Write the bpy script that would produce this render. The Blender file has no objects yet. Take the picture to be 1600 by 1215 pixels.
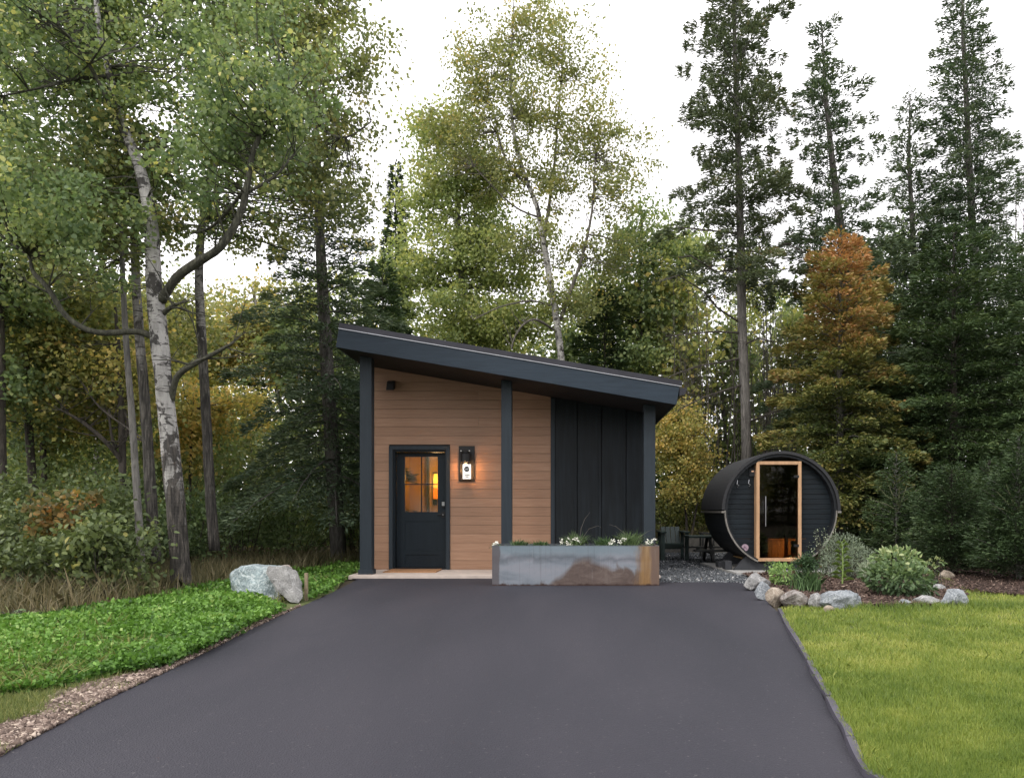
import bpy, bmesh, math, random
import numpy as np
from mathutils import Vector, noise

# ------------------------------------------------------------------ camera, sky, sun, exposure
SC = bpy.context.scene
COL = SC.collection
CAM_H, FPX, VX, VY = 1.09, 1150.0, 888.0, 797.0
cd = bpy.data.cameras.new('camera')
cam = bpy.data.objects.new('camera', cd); COL.objects.link(cam)
cam.location = (0, 0, CAM_H); cam.rotation_euler = (math.radians(90), 0, 0)
cd.sensor_width = 36; cd.lens = 36 * FPX / 1600
cd.shift_x = -88 / 1600; cd.shift_y = 189.5 / 1600
cd.clip_start = 0.1; cd.clip_end = 900
SC.camera = cam

SUN_EL, SUN_AZ = math.radians(48), math.radians(215)     # azimuth clockwise from +Y
world = bpy.data.worlds.new('World'); SC.world = world; world.use_nodes = True
wn, wl = world.node_tree.nodes, world.node_tree.links
wn.clear()
sky = wn.new('ShaderNodeTexSky'); sky.sky_type = 'NISHITA'; sky.sun_disc = False
sky.sun_elevation = SUN_EL; sky.sun_rotation = SUN_AZ; sky.air_density = 1.0; sky.dust_density = 3.0
cloud = wn.new('ShaderNodeMix'); cloud.data_type = 'RGBA'; cloud.inputs[0].default_value = 0.86
cloud.inputs[7].default_value = (17.5, 17.0, 17.3, 1)    # even bright overcast
bg = wn.new('ShaderNodeBackground'); bg.inputs[1].default_value = 0.10
wo = wn.new('ShaderNodeOutputWorld')
wl.new(sky.outputs[0], cloud.inputs[6]); wl.new(cloud.outputs[2], bg.inputs[0]); wl.new(bg.outputs[0], wo.inputs[0])
sd = bpy.data.lights.new('sun', 'SUN'); sd.energy = 1.3; sd.angle = math.radians(16); sd.color = (1.0, 0.94, 0.86)
sun = bpy.data.objects.new('sun', sd); COL.objects.link(sun)
_d = Vector((math.sin(SUN_AZ) * math.cos(SUN_EL), math.cos(SUN_AZ) * math.cos(SUN_EL), math.sin(SUN_EL)))
sun.rotation_euler = _d.to_track_quat('Z', 'Y').to_euler(); sun.location = (-8, -10, 20)
vs = SC.view_settings
vs.view_transform = 'Standard'; vs.look = 'None'; vs.exposure = 0.42; vs.gamma = 1.0; vs.use_curve_mapping = False
SC.render.engine = 'CYCLES'
SC.cycles.max_bounces = 8; SC.cycles.transparent_max_bounces = 12

# ------------------------------------------------------------------ helpers
def P(px, py, Y):
    """world point seen at photo pixel (px,py) at distance Y"""
    return Vector(((px - VX) / FPX * Y, Y, CAM_H - (py - VY) / FPX * Y))
def G(px, py):
    """point of the flat ground at photo pixel"""
    Y = FPX * CAM_H / (py - VY)
    return ((px - VX) / FPX * Y, Y)

def props(o, label=None, cat=None, group=None, kind=None):
    if label: o['label'] = label
    if cat: o['category'] = cat
    if group: o['group'] = group
    if kind: o['kind'] = kind
    return o
def empty(name, loc, label=None, cat=None, group=None):
    o = bpy.data.objects.new(name, None); COL.objects.link(o); o.location = loc; o.empty_display_size = .2
    return props(o, label, cat, group)
def link(name, me, mat=None, parent=None, loc=None):
    """link a mesh given in WORLD coordinates; parented objects keep world placement (parents are only translated)"""
    if mat is not None and not me.materials:
        for m in (mat if isinstance(mat, (list, tuple)) else [mat]): me.materials.append(m)
    o = bpy.data.objects.new(name, me); COL.objects.link(o)
    if parent is not None:
        o.parent = parent
        off = Vector((0, 0, 0)); p = parent
        while p is not None: off = off + p.location; p = p.parent
        o.location = -off
    if loc is not None: o.location = loc
    return o

def np_mesh(name, verts, faces, tint=None, smooth=False, midx=None):
    verts = np.asarray(verts, dtype=np.float32); faces = np.asarray(faces, dtype=np.int32)
    me = bpy.data.meshes.new(name)
    n, (m, k) = len(verts), faces.shape
    me.vertices.add(n); me.vertices.foreach_set('co', verts.ravel())
    me.loops.add(m * k); me.loops.foreach_set('vertex_index', faces.ravel())
    me.polygons.add(m)
    me.polygons.foreach_set('loop_start', np.arange(0, m * k, k, dtype=np.int32))
    me.polygons.foreach_set('loop_total', np.full(m, k, dtype=np.int32))
    if smooth: me.polygons.foreach_set('use_smooth', np.ones(m, dtype=bool))
    if midx is not None: me.polygons.foreach_set('material_index', np.asarray(midx, dtype=np.int32))
    if tint is not None:
        a = me.attributes.new('tint', 'FLOAT', 'POINT'); a.data.foreach_set('value', np.asarray(tint, dtype=np.float32))
    me.update(calc_edges=True)
    return me

class MB:
    """collects boxes, prisms, tubes and lathes (world coordinates) into one mesh"""
    def __init__(s): s.v = []; s.f = []; s.m = []; s.cm = 0
    def mat(s, i): s.cm = i; return s
    def add(s, vs_, fs):
        b = len(s.v); s.v += [tuple(v) for v in vs_]; s.f += [tuple(b + i for i in f) for f in fs]; s.m += [s.cm] * len(fs); return s
    def box(s, x0, x1, y0, y1, z0, z1):
        return s.add([(x0,y0,z0),(x1,y0,z0),(x1,y1,z0),(x0,y1,z0),(x0,y0,z1),(x1,y0,z1),(x1,y1,z1),(x0,y1,z1)],
                     [(0,3,2,1),(4,5,6,7),(0,1,5,4),(1,2,6,5),(2,3,7,6),(3,0,4,7)])
    def prism_y(s, poly, y0, y1):
        """polygon in xz extruded along y"""
        n = len(poly)
        return s.add([(x, y0, z) for x, z in poly] + [(x, y1, z) for x, z in poly],
                     [tuple(range(n)), tuple(range(2*n-1, n-1, -1))] + [(i, i+n, (i+1) % n + n, (i+1) % n) for i in range(n)])
    def prism_z(s, poly, z0, z1):
        n = len(poly)
        return s.add([(x, y, z0) for x, y in poly] + [(x, y, z1) for x, y in poly],
                     [tuple(range(n-1, -1, -1)), tuple(range(n, 2*n))] + [(i, (i+1) % n, (i+1) % n + n, i+n) for i in range(n)])
    def prism_x(s, poly, x0, x1):
        n = len(poly)
        return s.add([(x0, y, z) for y, z in poly] + [(x1, y, z) for y, z in poly],
                     [tuple(range(n-1, -1, -1)), tuple(range(n, 2*n))] + [(i, (i+1) % n, (i+1) % n + n, i+n) for i in range(n)])
    def tube(s, pts, rad, sides=8, cap=True, wob=0, seed=0):
        rnd = random.Random(seed)
        pts = [Vector(p) for p in pts]; n = len(pts)
        up = Vector((0, 0, 1)); vs_ = []; prev = None
        for i, p in enumerate(pts):
            t = (pts[min(i+1, n-1)] - pts[max(i-1, 0)]).normalized()
            if prev is None:
                a = Vector((1, 0, 0)) if abs(t.x) < .8 else Vector((0, 1, 0))
                u = (a - t * a.dot(t)).normalized()
            else: u = (prev - t * prev.dot(t)).normalized()
            prev = u; w = t.cross(u); r = rad[i] if hasattr(rad, '__len__') else rad
            for k in range(sides):
                an = 2 * math.pi * k / sides; rr = r * (1 + rnd.uniform(-wob, wob))
                vs_.append(p + (u * math.cos(an) + w * math.sin(an)) * rr)
        fs = [(i*sides + k, i*sides + (k+1) % sides, (i+1)*sides + (k+1) % sides, (i+1)*sides + k) for i in range(n-1) for k in range(sides)]
        if cap: fs += [tuple(range(sides-1, -1, -1)), tuple(range((n-1)*sides, n*sides))]
        return s.add(vs_, fs)
    def lathe_z(s, c, prof, sides=20):
        vs_ = [(c[0] + r*math.cos(2*math.pi*k/sides), c[1] + r*math.sin(2*math.pi*k/sides), c[2] + z) for r, z in prof for k in range(sides)]
        n = len(prof)
        fs = [(i*sides + k, i*sides + (k+1) % sides, (i+1)*sides + (k+1) % sides, (i+1)*sides + k) for i in range(n-1) for k in range(sides)]
        fs += [tuple(range(sides-1, -1, -1)), tuple(range((n-1)*sides, n*sides))]
        return s.add(vs_, fs)
    def build(s, name, mat, parent=None, smooth=False, bevel=0):
        me = bpy.data.meshes.new(name); me.from_pydata(s.v, [], s.f)
        me.polygons.foreach_set('material_index', s.m)
        if smooth: me.polygons.foreach_set('use_smooth', [True] * len(s.f))
        me.update()
        if bevel:
            bm = bmesh.new(); bm.from_mesh(me)
            bmesh.ops.bevel(bm, geom=bm.edges[:], offset=bevel, segments=1, affect='EDGES', profile=.5)
            bm.to_mesh(me); bm.free()
        return link(name, me, mat, parent)

# ------------------------------------------------------------------ materials
def new_mat(name):
    m = bpy.data.materials.new(name); m.use_nodes = True
    nt = m.node_tree; b = nt.nodes['Principled BSDF']; return m, nt, nt.nodes, nt.links, b
def coord(nt, scale=(1, 1, 1), kind='Object'):
    tc = nt.nodes.new('ShaderNodeTexCoord'); mp = nt.nodes.new('ShaderNodeMapping'); mp.inputs['Scale'].default_value = scale
    nt.links.new(tc.outputs[kind], mp.inputs[0]); return mp.outputs[0]
def geo(nt, scale=(1, 1, 1)):
    tc = nt.nodes.new('ShaderNodeNewGeometry'); mp = nt.nodes.new('ShaderNodeMapping'); mp.inputs['Scale'].default_value = scale
    nt.links.new(tc.outputs['Position'], mp.inputs[0]); return mp.outputs[0]
def noi(nt, vec, scale, detail=4, rough=.55, dist=0):
    n = nt.nodes.new('ShaderNodeTexNoise'); n.inputs['Scale'].default_value = scale; n.inputs['Detail'].default_value = detail
    n.inputs['Roughness'].default_value = rough; n.inputs['Distortion'].default_value = dist
    nt.links.new(vec, n.inputs['Vector']); return n.outputs[0]
def ramp(nt, fac, stops, interp='LINEAR'):
    r = nt.nodes.new('ShaderNodeValToRGB'); r.color_ramp.interpolation = interp
    e = r.color_ramp.elements
    while len(e) < len(stops): e.new(.5)
    for i, (p, c) in enumerate(stops):
        e[i].position = p; e[i].color = (c[0], c[1], c[2], 1) if hasattr(c, '__len__') else (c, c, c, 1)
    nt.links.new(fac, r.inputs[0]); return r.outputs[0]
def mixc(nt, fac, a, b, mode='MIX'):
    m = nt.nodes.new('ShaderNodeMix'); m.data_type = 'RGBA'; m.blend_type = mode
    for sock, v in ((m.inputs[0], fac), (m.inputs[6], a), (m.inputs[7], b)):
        if isinstance(v, bpy.types.NodeSocket): nt.links.new(v, sock)
        elif hasattr(v, '__len__'): sock.default_value = (v[0], v[1], v[2], 1)
        else: sock.default_value = v
    return m.outputs[2]
def math_(nt, op, a, b=None, c=None):
    m = nt.nodes.new('ShaderNodeMath'); m.operation = op
    for i, v in enumerate((a, b, c)):
        if v is None: continue
        if isinstance(v, bpy.types.NodeSocket): nt.links.new(v, m.inputs[i])
        else: m.inputs[i].default_value = v
    return m.outputs[0]
def bump(nt, b, h, strength=.3, dist=.01):
    n = nt.nodes.new('ShaderNodeBump'); n.inputs['Strength'].default_value = strength; n.inputs['Distance'].default_value = dist
    nt.links.new(h, n.inputs['Height']); nt.links.new(n.outputs[0], b.inputs['Normal'])
def plain(name, col, rough=.6, metal=0, var=.15, scale=8, bmp=.1):
    m, nt, N, L, b = new_mat(name)
    v = geo(nt); f = noi(nt, v, scale, 5)
    lo = [c * (1 - var) for c in col]; hi = [c * (1 + var) for c in col]
    L.new(ramp(nt, f, [(.3, lo), (.7, hi)]), b.inputs['Base Color'])
    b.inputs['Roughness'].default_value = rough; b.inputs['Metallic'].default_value = metal
    if bmp: bump(nt, b, noi(nt, v, scale * 12, 3), bmp, .004)
    return m
def leafmat(name, stops, trans=.35, rough=.5, spec=.35, gain=1.7, sat=.86):
    """leaf colour from a random value carried by each leaf; part of the light passes through"""
    m, nt, N, L, b = new_mat(name)
    at = N.new('ShaderNodeAttribute'); at.attribute_name = 'tint'
    def tone(q):
        l = .3 * q[0] + .6 * q[1] + .1 * q[2]; return tuple(min(.85, (v * sat + l * (1 - sat)) * gain) for v in q)
    c = ramp(nt, at.outputs['Fac'], [(p, tone(q)) for p, q in stops])
    L.new(c, b.inputs['Base Color']); b.inputs['Roughness'].default_value = rough; b.inputs['Specular IOR Level'].default_value = spec
    tr = N.new('ShaderNodeBsdfTranslucent'); tc = mixc(nt, 1.0, c, (1.15, 1.15, .75), 'MULTIPLY'); L.new(tc, tr.inputs[0])
    mx = N.new('ShaderNodeMixShader'); mx.inputs[0].default_value = trans
    L.new(b.outputs[0], mx.inputs[1]); L.new(tr.outputs[0], mx.inputs[2]); L.new(mx.outputs[0], N['Material Output'].inputs[0])
    return m

def m_wood_siding():
    m, nt, N, L, b = new_mat('cedar_tone_siding')
    oi = N.new('ShaderNodeObjectInfo')
    cb = N.new('ShaderNodeCombineXYZ'); L.new(math_(nt, 'MULTIPLY', oi.outputs['Random'], 40), cb.inputs[0]); L.new(math_(nt, 'MULTIPLY', oi.outputs['Random'], 17), cb.inputs[2])
    g = N.new('ShaderNodeNewGeometry'); ad = N.new('ShaderNodeVectorMath'); L.new(g.outputs['Position'], ad.inputs[0]); L.new(cb.outputs[0], ad.inputs[1])
    mp = N.new('ShaderNodeMapping'); mp.inputs['Scale'].default_value = (1.2, 1, 26); L.new(ad.outputs[0], mp.inputs[0])
    f = noi(nt, mp.outputs[0], 2.2, 6, .6, .6)
    c = ramp(nt, f, [(.25, (.285, .160, .097)), (.5, (.345, .200, .124)), (.75, (.395, .240, .156))])
    c = mixc(nt, oi.outputs['Random'], c, mixc(nt, 1.0, c, (.82, .81, .80), 'MULTIPLY'))
    L.new(c, b.inputs['Base Color']); b.inputs['Roughness'].default_value = .55
    mp2 = N.new('ShaderNodeMapping'); mp2.inputs['Scale'].default_value = (3, 1, 90); L.new(ad.outputs[0], mp2.inputs[0])
    bump(nt, b, noi(nt, mp2.outputs[0], 3, 4), .35, .004)
    return m
def m_dark_wood(name, col, streak=(14, 14, 1.2), rough=.55, contrast=.45):
    m, nt, N, L, b = new_mat(name)
    v = geo(nt, streak); f = noi(nt, v, 1.6, 7, .65, .3)
    f2 = noi(nt, geo(nt), 1.1, 4)
    c = ramp(nt, f, [(.3, [x * (1 - contrast) for x in col]), (.52, col), (.8, [x * (1 + contrast * 1.6) for x in col])])
    c = mixc(nt, math_(nt, 'MULTIPLY', f2, .5), c, [x * 1.5 for x in col])
    L.new(c, b.inputs['Base Color']); b.inputs['Roughness'].default_value = rough; b.inputs['Specular IOR Level'].default_value = .22
    bump(nt, b, noi(nt, geo(nt, tuple(s * 3 for s in streak)), 2.5, 5), .5, .004)
    return m
def m_asphalt():
    m, nt, N, L, b = new_mat('asphalt')
    v = geo(nt)
    fine = noi(nt, v, 160, 3, .7); mid = noi(nt, v, 35, 4, .6); big = noi(nt, geo(nt, (.9, .22, 1)), 1.0, 4, .5, .4)
    vo = N.new('ShaderNodeTexVoronoi'); vo.inputs['Scale'].default_value = 120; L.new(v, vo.inputs['Vector'])
    c = ramp(nt, big, [(.3, (.018, .0195, .028)), (.5, (.028, .028, .038)), (.7, (.040, .0385, .049))])
    c = mixc(nt, ramp(nt, fine, [(.35, 0), (.75, .55)]), c, (.062, .060, .071))
    c = mixc(nt, ramp(nt, vo.outputs['Color'], [(.90, 0), (.96, .55)]), c, (.14, .135, .135))
    c = mixc(nt, ramp(nt, noi(nt, geo(nt, (1, .35, 1)), 2.2, 6, .7, 1.5), [(.58, 0), (.72, .35)]), c, (.030, .031, .039))
    L.new(c, b.inputs['Base Color']); b.inputs['Roughness'].default_value = .68; b.inputs['Specular IOR Level'].default_value = .28
    h = math_(nt, 'ADD', math_(nt, 'MULTIPLY', fine, .6), mid); h = math_(nt, 'ADD', h, math_(nt, 'MULTIPLY', vo.outputs['Distance'], 1.2))
    bump(nt, b, h, .65, .006)
    return m
def m_soil(name, a, c_, d):
    m, nt, N, L, b = new_mat(name)
    v = geo(nt); f = noi(nt, v, 2.5, 8, .7); g = noi(nt, v, 40, 5, .7)
    c = ramp(nt, f, [(.3, a), (.55, c_), (.75, d)])
    c = mixc(nt, ramp(nt, g, [(.4, 0), (.7, .6)]), c, [x * 1.7 for x in d])
    L.new(c, b.inputs['Base Color']); b.inputs['Roughness'].default_value = .95
    bump(nt, b, g, .8, .03); return m
def m_rock(name, a, c_, vein, rough=.8, split=None):
    m, nt, N, L, b = new_mat(name)
    v = geo(nt); f = noi(nt, v, 7, 9, .72); g = noi(nt, v, 55, 5, .8)
    c = ramp(nt, f, [(.32, [x * .55 for x in a]), (.5, a), (.68, c_)])
    c = mixc(nt, ramp(nt, g, [(.45, 0), (.66, .6)]), c, vein)
    c = mixc(nt, ramp(nt, noi(nt, v, 28, 6, .75), [(.60, 0), (.68, .65)]), c, [x * .3 for x in a])
    vn = noi(nt, v, 4.5, 5, .6, 1.2)
    c = mixc(nt, ramp(nt, math_(nt, 'ABSOLUTE', math_(nt, 'SUBTRACT', vn, .5)), [(0, .85), (.02, 0)]), c, vein)
    if split:  # the boulder: two kinds of stone meet along a slanting seam
        x0, slope, other, y0 = split
        sx = N.new('ShaderNodeSeparateXYZ'); L.new(v, sx.inputs[0])
        e = math_(nt, 'ADD', math_(nt, 'SUBTRACT', sx.outputs[0], x0), math_(nt, 'MULTIPLY', sx.outputs[2], slope))
        e = math_(nt, 'ADD', e, math_(nt, 'MULTIPLY', math_(nt, 'SUBTRACT', f, .5), .12))
        oc = ramp(nt, g, [(.35, [x * .6 for x in other]), (.5, other), (.68, [x * 1.7 for x in other])])
        c = mixc(nt, ramp(nt, e, [(0, 0), (.02, 1)]), c, oc)
        c = mixc(nt, ramp(nt, math_(nt, 'ABSOLUTE', e), [(0, .8), (.022, 0)]), c, (.50, .52, .52))
    L.new(c, b.inputs['Base Color']); b.inputs['Roughness'].default_value = rough
    bump(nt, b, math_(nt, 'ADD', f, math_(nt, 'MULTIPLY', g, .4)), .9, .03); return m
def m_bark_birch(name, z0, z1, white=(.50, .49, .46), rugged=(.085, .078, .072)):
    """rugged grey bark low on the stem, white papery bark with black scars above"""
    m, nt, N, L, b = new_mat(name)
    g = geo(nt); sx = N.new('ShaderNodeSeparateXYZ'); L.new(g, sx.inputs[0])
    wob = noi(nt, geo(nt, (6, 6, 1.5)), 1.6, 5, .6)
    t = N.new('ShaderNodeMapRange'); t.inputs['From Min'].default_value = z0; t.inputs['From Max'].default_value = z1
    L.new(math_(nt, 'ADD', sx.outputs[2], math_(nt, 'MULTIPLY', math_(nt, 'SUBTRACT', wob, .5), 3.6)), t.inputs['Value'])
    ridg = noi(nt, geo(nt, (34, 34, 3.2)), 1, 6, .65, .5)
    rug = ramp(nt, ridg, [(.34, [x * .18 for x in rugged]), (.48, [x * .8 for x in rugged]), (.62, [x * 2.3 for x in rugged]), (.8, [x * 3.3 for x in rugged])])
    scar = noi(nt, geo(nt, (5, 5, 34)), 1, 5, .6, .3); patch = noi(nt, geo(nt, (5, 5, 4)), 1.1, 6, .65, .6)
    wh = ramp(nt, noi(nt, geo(nt, (8, 8, 3)), 1, 5), [(.3, [x * .52 for x in white]), (.62, white)])
    wh = mixc(nt, ramp(nt, scar, [(.56, 0), (.61, .9)]), wh, (.035, .03, .028))
    wh = mixc(nt, ramp(nt, patch, [(.52, 0), (.56, .94)]), wh, (.03, .027, .025))
    c = mixc(nt, ramp(nt, t.outputs[0], [(.3, 0), (.7, 1)]), rug, wh)
    L.new(c, b.inputs['Base Color']); b.inputs['Roughness'].default_value = .85
    bump(nt, b, math_(nt, 'ADD', ridg, math_(nt, 'MULTIPLY', scar, .4)), 1.0, .05); return m
def m_bark(name, col, light=2.6):
    m, nt, N, L, b = new_mat(name)
    r = noi(nt, geo(nt, (26, 26, 4)), 1, 7, .68, .6); q = noi(nt, geo(nt, (3, 3, 2)), 1.2, 4)
    c = ramp(nt, r, [(.3, [x * .3 for x in col]), (.5, col), (.72, [x * light for x in col])])
    c = mixc(nt, ramp(nt, q, [(.45, 0), (.7, .5)]), c, [x * 1.7 for x in col])
    L.new(c, b.inputs['Base Color']); b.inputs['Roughness'].default_value = .9
    bump(nt, b, r, 1.0, .04); return m
def m_steel():
    """raw steel planter: blue mill scale, brown rust tongue, ochre rust at the right end"""
    m, nt, N, L, b = new_mat('weathering_steel')
    g = geo(nt); sx = N.new('ShaderNodeSeparateXYZ'); L.new(g, sx.inputs[0]); X, Z = sx.outputs[0], sx.outputs[2]
    wn_ = noi(nt, g, 2.3, 7, .6, .8); wn2 = noi(nt, geo(nt, (5, 1, 1.2)), 2, 6, .65)
    base = ramp(nt, noi(nt, geo(nt, (.7, 1, 2.2)), 1.6, 6, .6, .6), [(.3, (.12, .145, .175)), (.5, (.20, .225, .26)), (.7, (.245, .25, .285))])
    # darker wavy tide line between the teal top band and the grey field
    band = math_(nt, 'ABSOLUTE', math_(nt, 'ADD', math_(nt, 'SUBTRACT', Z, .40), math_(nt, 'MULTIPLY', math_(nt, 'SUBTRACT', wn_, .5), .30)))
    base = mixc(nt, ramp(nt, band, [(0, .55), (.075, 0)]), base, (.045, .055, .07))
    base = mixc(nt, ramp(nt, math_(nt, 'ADD', Z, math_(nt, 'MULTIPLY', wn_, .12)), [(.47, 0), (.56, .7)]), base, (.145, .20, .235))
    # brown tongue: rises from x=-.5 to a hump at x=-.05, then slopes off towards the right
    soft = noi(nt, geo(nt, (1, 1, .6)), 2.6, 3, .5, .6)
    dx = math_(nt, 'SUBTRACT', X, .20)
    hump = math_(nt, 'ADD', math_(nt, 'MULTIPLY', math_(nt, 'SQRT', math_(nt, 'ADD', math_(nt, 'MULTIPLY', dx, dx), .012)), -.78), math_(nt, 'MULTIPLY', dx, .22))
    lim = math_(nt, 'ADD', math_(nt, 'ADD', hump, .53), math_(nt, 'MULTIPLY', math_(nt, 'SUBTRACT', soft, .5), .30))
    lim = math_(nt, 'MAXIMUM', lim, math_(nt, 'ADD', math_(nt, 'MULTIPLY', math_(nt, 'GREATER_THAN', X, .3), .27), math_(nt, 'MULTIPLY', math_(nt, 'SUBTRACT', noi(nt, g, 3.5, 4, .5, 1.0), .55), .7)))
    e = math_(nt, 'SUBTRACT', lim, Z)
    brown = ramp(nt, noi(nt, geo(nt, (1, 1, 2)), 3.2, 8, .7, 1.2), [(.3, (.045, .024, .018)), (.5, (.092, .060, .045)), (.7, (.155, .120, .10))])
    c = mixc(nt, ramp(nt, e, [(0, 0), (.10, .90)]), base, brown)
    # ochre end
    och = ramp(nt, noi(nt, geo(nt, (9, 1, .8)), 1.5, 6, .7, .4), [(.3, (.10, .042, .018)), (.52, (.235, .135, .05)), (.75, (.31, .20, .09))])
    ef = math_(nt, 'ADD', math_(nt, 'SUBTRACT', X, .93), math_(nt, 'MULTIPLY', math_(nt, 'SUBTRACT', wn2, .5), .35))
    c = mixc(nt, ramp(nt, ef, [(0, 0), (.16, .9)]), c, och)
    ef2 = math_(nt, 'ADD', math_(nt, 'SUBTRACT', X, 1.17), math_(nt, 'MULTIPLY', math_(nt, 'SUBTRACT', wn2, .5), .15))
    c = mixc(nt, ramp(nt, ef2, [(0, 0), (.05, .8)]), c, (.12, .085, .075))
    # left edge and bottom edge rust
    le = math_(nt, 'ADD', math_(nt, 'ADD', X, .995), math_(nt, 'MULTIPLY', math_(nt, 'SUBTRACT', wn_, .5), .12))
    c = mixc(nt, ramp(nt, le, [(0, .85), (.018, 0)]), c, (.085, .075, .08))
    c = mixc(nt, ramp(nt, math_(nt, 'ADD', Z, math_(nt, 'MULTIPLY', math_(nt, 'SUBTRACT', wn2, .5), .08)), [(.008, 1), (.03, 0)]), c, (.035, .016, .012))
    c = mixc(nt, ramp(nt, noi(nt, geo(nt, (22, 1, 1.2)), 1.5, 5, .7), [(.6, 0), (.75, .4)]), c, (.30, .31, .33))
    drip = noi(nt, geo(nt, (30, 1, .6)), 1.3, 6, .7)
    c = mixc(nt, ramp(nt, drip, [(.54, 0), (.70, .55)]), c, mixc(nt, .5, c, (.055, .042, .036)))
    c = mixc(nt, ramp(nt, noi(nt, g, 60, 4, .7), [(.45, 0), (.75, .2)]), c, mixc(nt, 1.0, c, (1.5, 1.4, 1.3), 'MULTIPLY'))
    L.new(c, b.inputs['Base Color']); b.inputs['Roughness'].default_value = .52; b.inputs['Metallic'].default_value = .25
    bump(nt, b, noi(nt, g, 30, 5), .15, .004); return m
def m_emit(name, col, strength):
    m, nt, N, L, b = new_mat(name)
    b.inputs['Base Color'].default_value = (*col, 1); b.inputs['Emission Color'].default_value = (*col, 1); b.inputs['Emission Strength'].default_value = strength
    return m
def m_glass(name, tint, refl=.12, rough=.02):
    m, nt, N, L, b = new_mat(name)
    t = N.new('ShaderNodeBsdfTransparent'); t.inputs[0].default_value = (*tint, 1)
    gl = N.new('ShaderNodeBsdfGlossy'); gl.inputs['Roughness'].default_value = rough
    fr = N.new('ShaderNodeFresnel'); fr.inputs[0].default_value = 1.5
    mx = N.new('ShaderNodeMixShader'); L.new(math_(nt, 'ADD', fr.outputs[0], refl), mx.inputs[0]); L.new(t.outputs[0], mx.inputs[1]); L.new(gl.outputs[0], mx.inputs[2])
    L.new(mx.outputs[0], N['Material Output'].inputs[0]); return m

M = {}
M['siding'] = m_wood_siding()
M['slate'] = m_dark_wood('slate_painted_board', (.020, .031, .044), (1.2, 14, 14), .45, .3)
M['slate_post'] = m_dark_wood('slate_painted_post', (.023, .031, .039), (14, 14, 1.0), .5, .25)
M['char'] = m_dark_wood('charcoal_stained_board', (.0065, .0095, .0125), (12, 12, .9), .5, .75)
M['soffit'] = plain('black_soffit', (.007, .007, .009), .7)
M['metal_dark'] = plain('dark_metal_trim', (.035, .035, .042), .32, .7, .15, 3, .03)
M['hem'] = plain('hem_highlight_metal', (.42, .43, .46), .3, .8, .05, 3, 0)  # pale colour stands in for the highlight along the trim hem
M['roof'] = plain('standing_seam_metal', (.05, .055, .062), .35, .6, .15, 2, .03)
M['door'] = m_dark_wood('blue_black_door_paint', (.012, .018, .024), (5, 5, 1), .38, .2)
M['black'] = plain('black_powder_coat', (.010, .010, .011), .42, .2, .1, 6, .03)
M['concrete'] = plain('pale_concrete', (.50, .43, .38), .85, 0, .14, 5, .35)
M['pad'] = plain('grey_concrete_pad', (.34, .34, .33), .85, 0, .16, 5, .3)
M['mat'] = plain('coir_mat', (.36, .19, .09), .95, 0, .3, 60, .8)
M['warmwall'] = m_dark_wood('warm_pine_lining', (.62, .43, .15), (1.5, 1.5, 20), .6, .25)
M['floor'] = plain('interior_floor', (.25, .14, .07), .5)
M['steel'] = m_steel()
M['nickel'] = plain('brushed_nickel', (.45, .46, .48), .3, .9, .05, 8, 0)
M['white'] = plain('white_enamel', (.78, .78, .76), .5, 0, .04, 8, 0)
M['asphalt'] = m_asphalt()
M['forest'] = m_soil('forest_floor', (.022, .017, .011), (.045, .036, .020), (.075, .062, .030))
M['turf_soil'] = m_soil('turf_soil', (.045, .060, .016), (.075, .095, .024), (.10, .12, .035))
M['gravel_base'] = m_soil('gravel_bed', (.035, .038, .042), (.07, .075, .082), (.12, .125, .135))
M['pebble_base'] = m_soil('pebble_bed', (.10, .075, .06), (.18, .14, .115), (.26, .21, .18))
M['mulch_base'] = m_soil('mulch_bed', (.030, .018, .013), (.06, .036, .027), (.10, .062, .046))
M['edge'] = plain('purple_grey_edging', (.070, .066, .086), .6, 0, .2, 6, .2)
M['sauna_board'] = m_dark_wood('black_stained_pine', (.009, .0135, .018), (1.2, 14, 14), .5, .45)
M['shingle'] = plain('black_membrane', (.018, .019, .022), .7, 0, .25, 30, .3)
M['sauna_stave'] = m_dark_wood('black_stained_stave', (.014, .016, .019), (10, 1.2, 10), .55, .4)
M['pine_frame'] = m_dark_wood('golden_pine', (.40, .25, .145), (9, 9, 1.4), .5, .3)
M['band'] = plain('steel_hoop', (.25, .235, .215), .5, .6, .25, 14, .05)
M['bench_wood'] = m_dark_wood('sauna_bench_cedar', (.46, .29, .13), (9, 9, 1.2), .55, .35)
M['dark_paint'] = plain('weathered_dark_wood', (.020, .022, .022), .6, 0, .3, 10, .3)
M['green_paint'] = plain('dark_green_wood', (.020, .040, .036), .55, 0, .25, 10, .2)
M['block'] = plain('charcoal_block', (.035, .038, .044), .75, 0, .2, 14, .4)
M['stake'] = plain('weathered_stake', (.25, .20, .13), .85, 0, .2, 30, .3)
M['rockG'] = m_rock('grey_fieldstone', (.20, .20, .20), (.33, .33, .32), (.50, .50, .49))
M['rockB'] = m_rock('blue_grey_fieldstone', (.17, .19, .21), (.28, .31, .33), (.48, .51, .53))
M['rockT'] = m_rock('tan_fieldstone', (.27, .22, .17), (.40, .33, .26), (.52, .46, .38))
M['rockW'] = m_rock('brown_grey_fieldstone', (.19, .165, .15), (.30, .265, .24), (.42, .40, .38))
M['boulder'] = m_rock('two_tone_boulder', (.16, .215, .23), (.28, .36, .37), (.60, .66, .66), .75, (-3.50, .25, (.30, .265, .235), 0))
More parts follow.
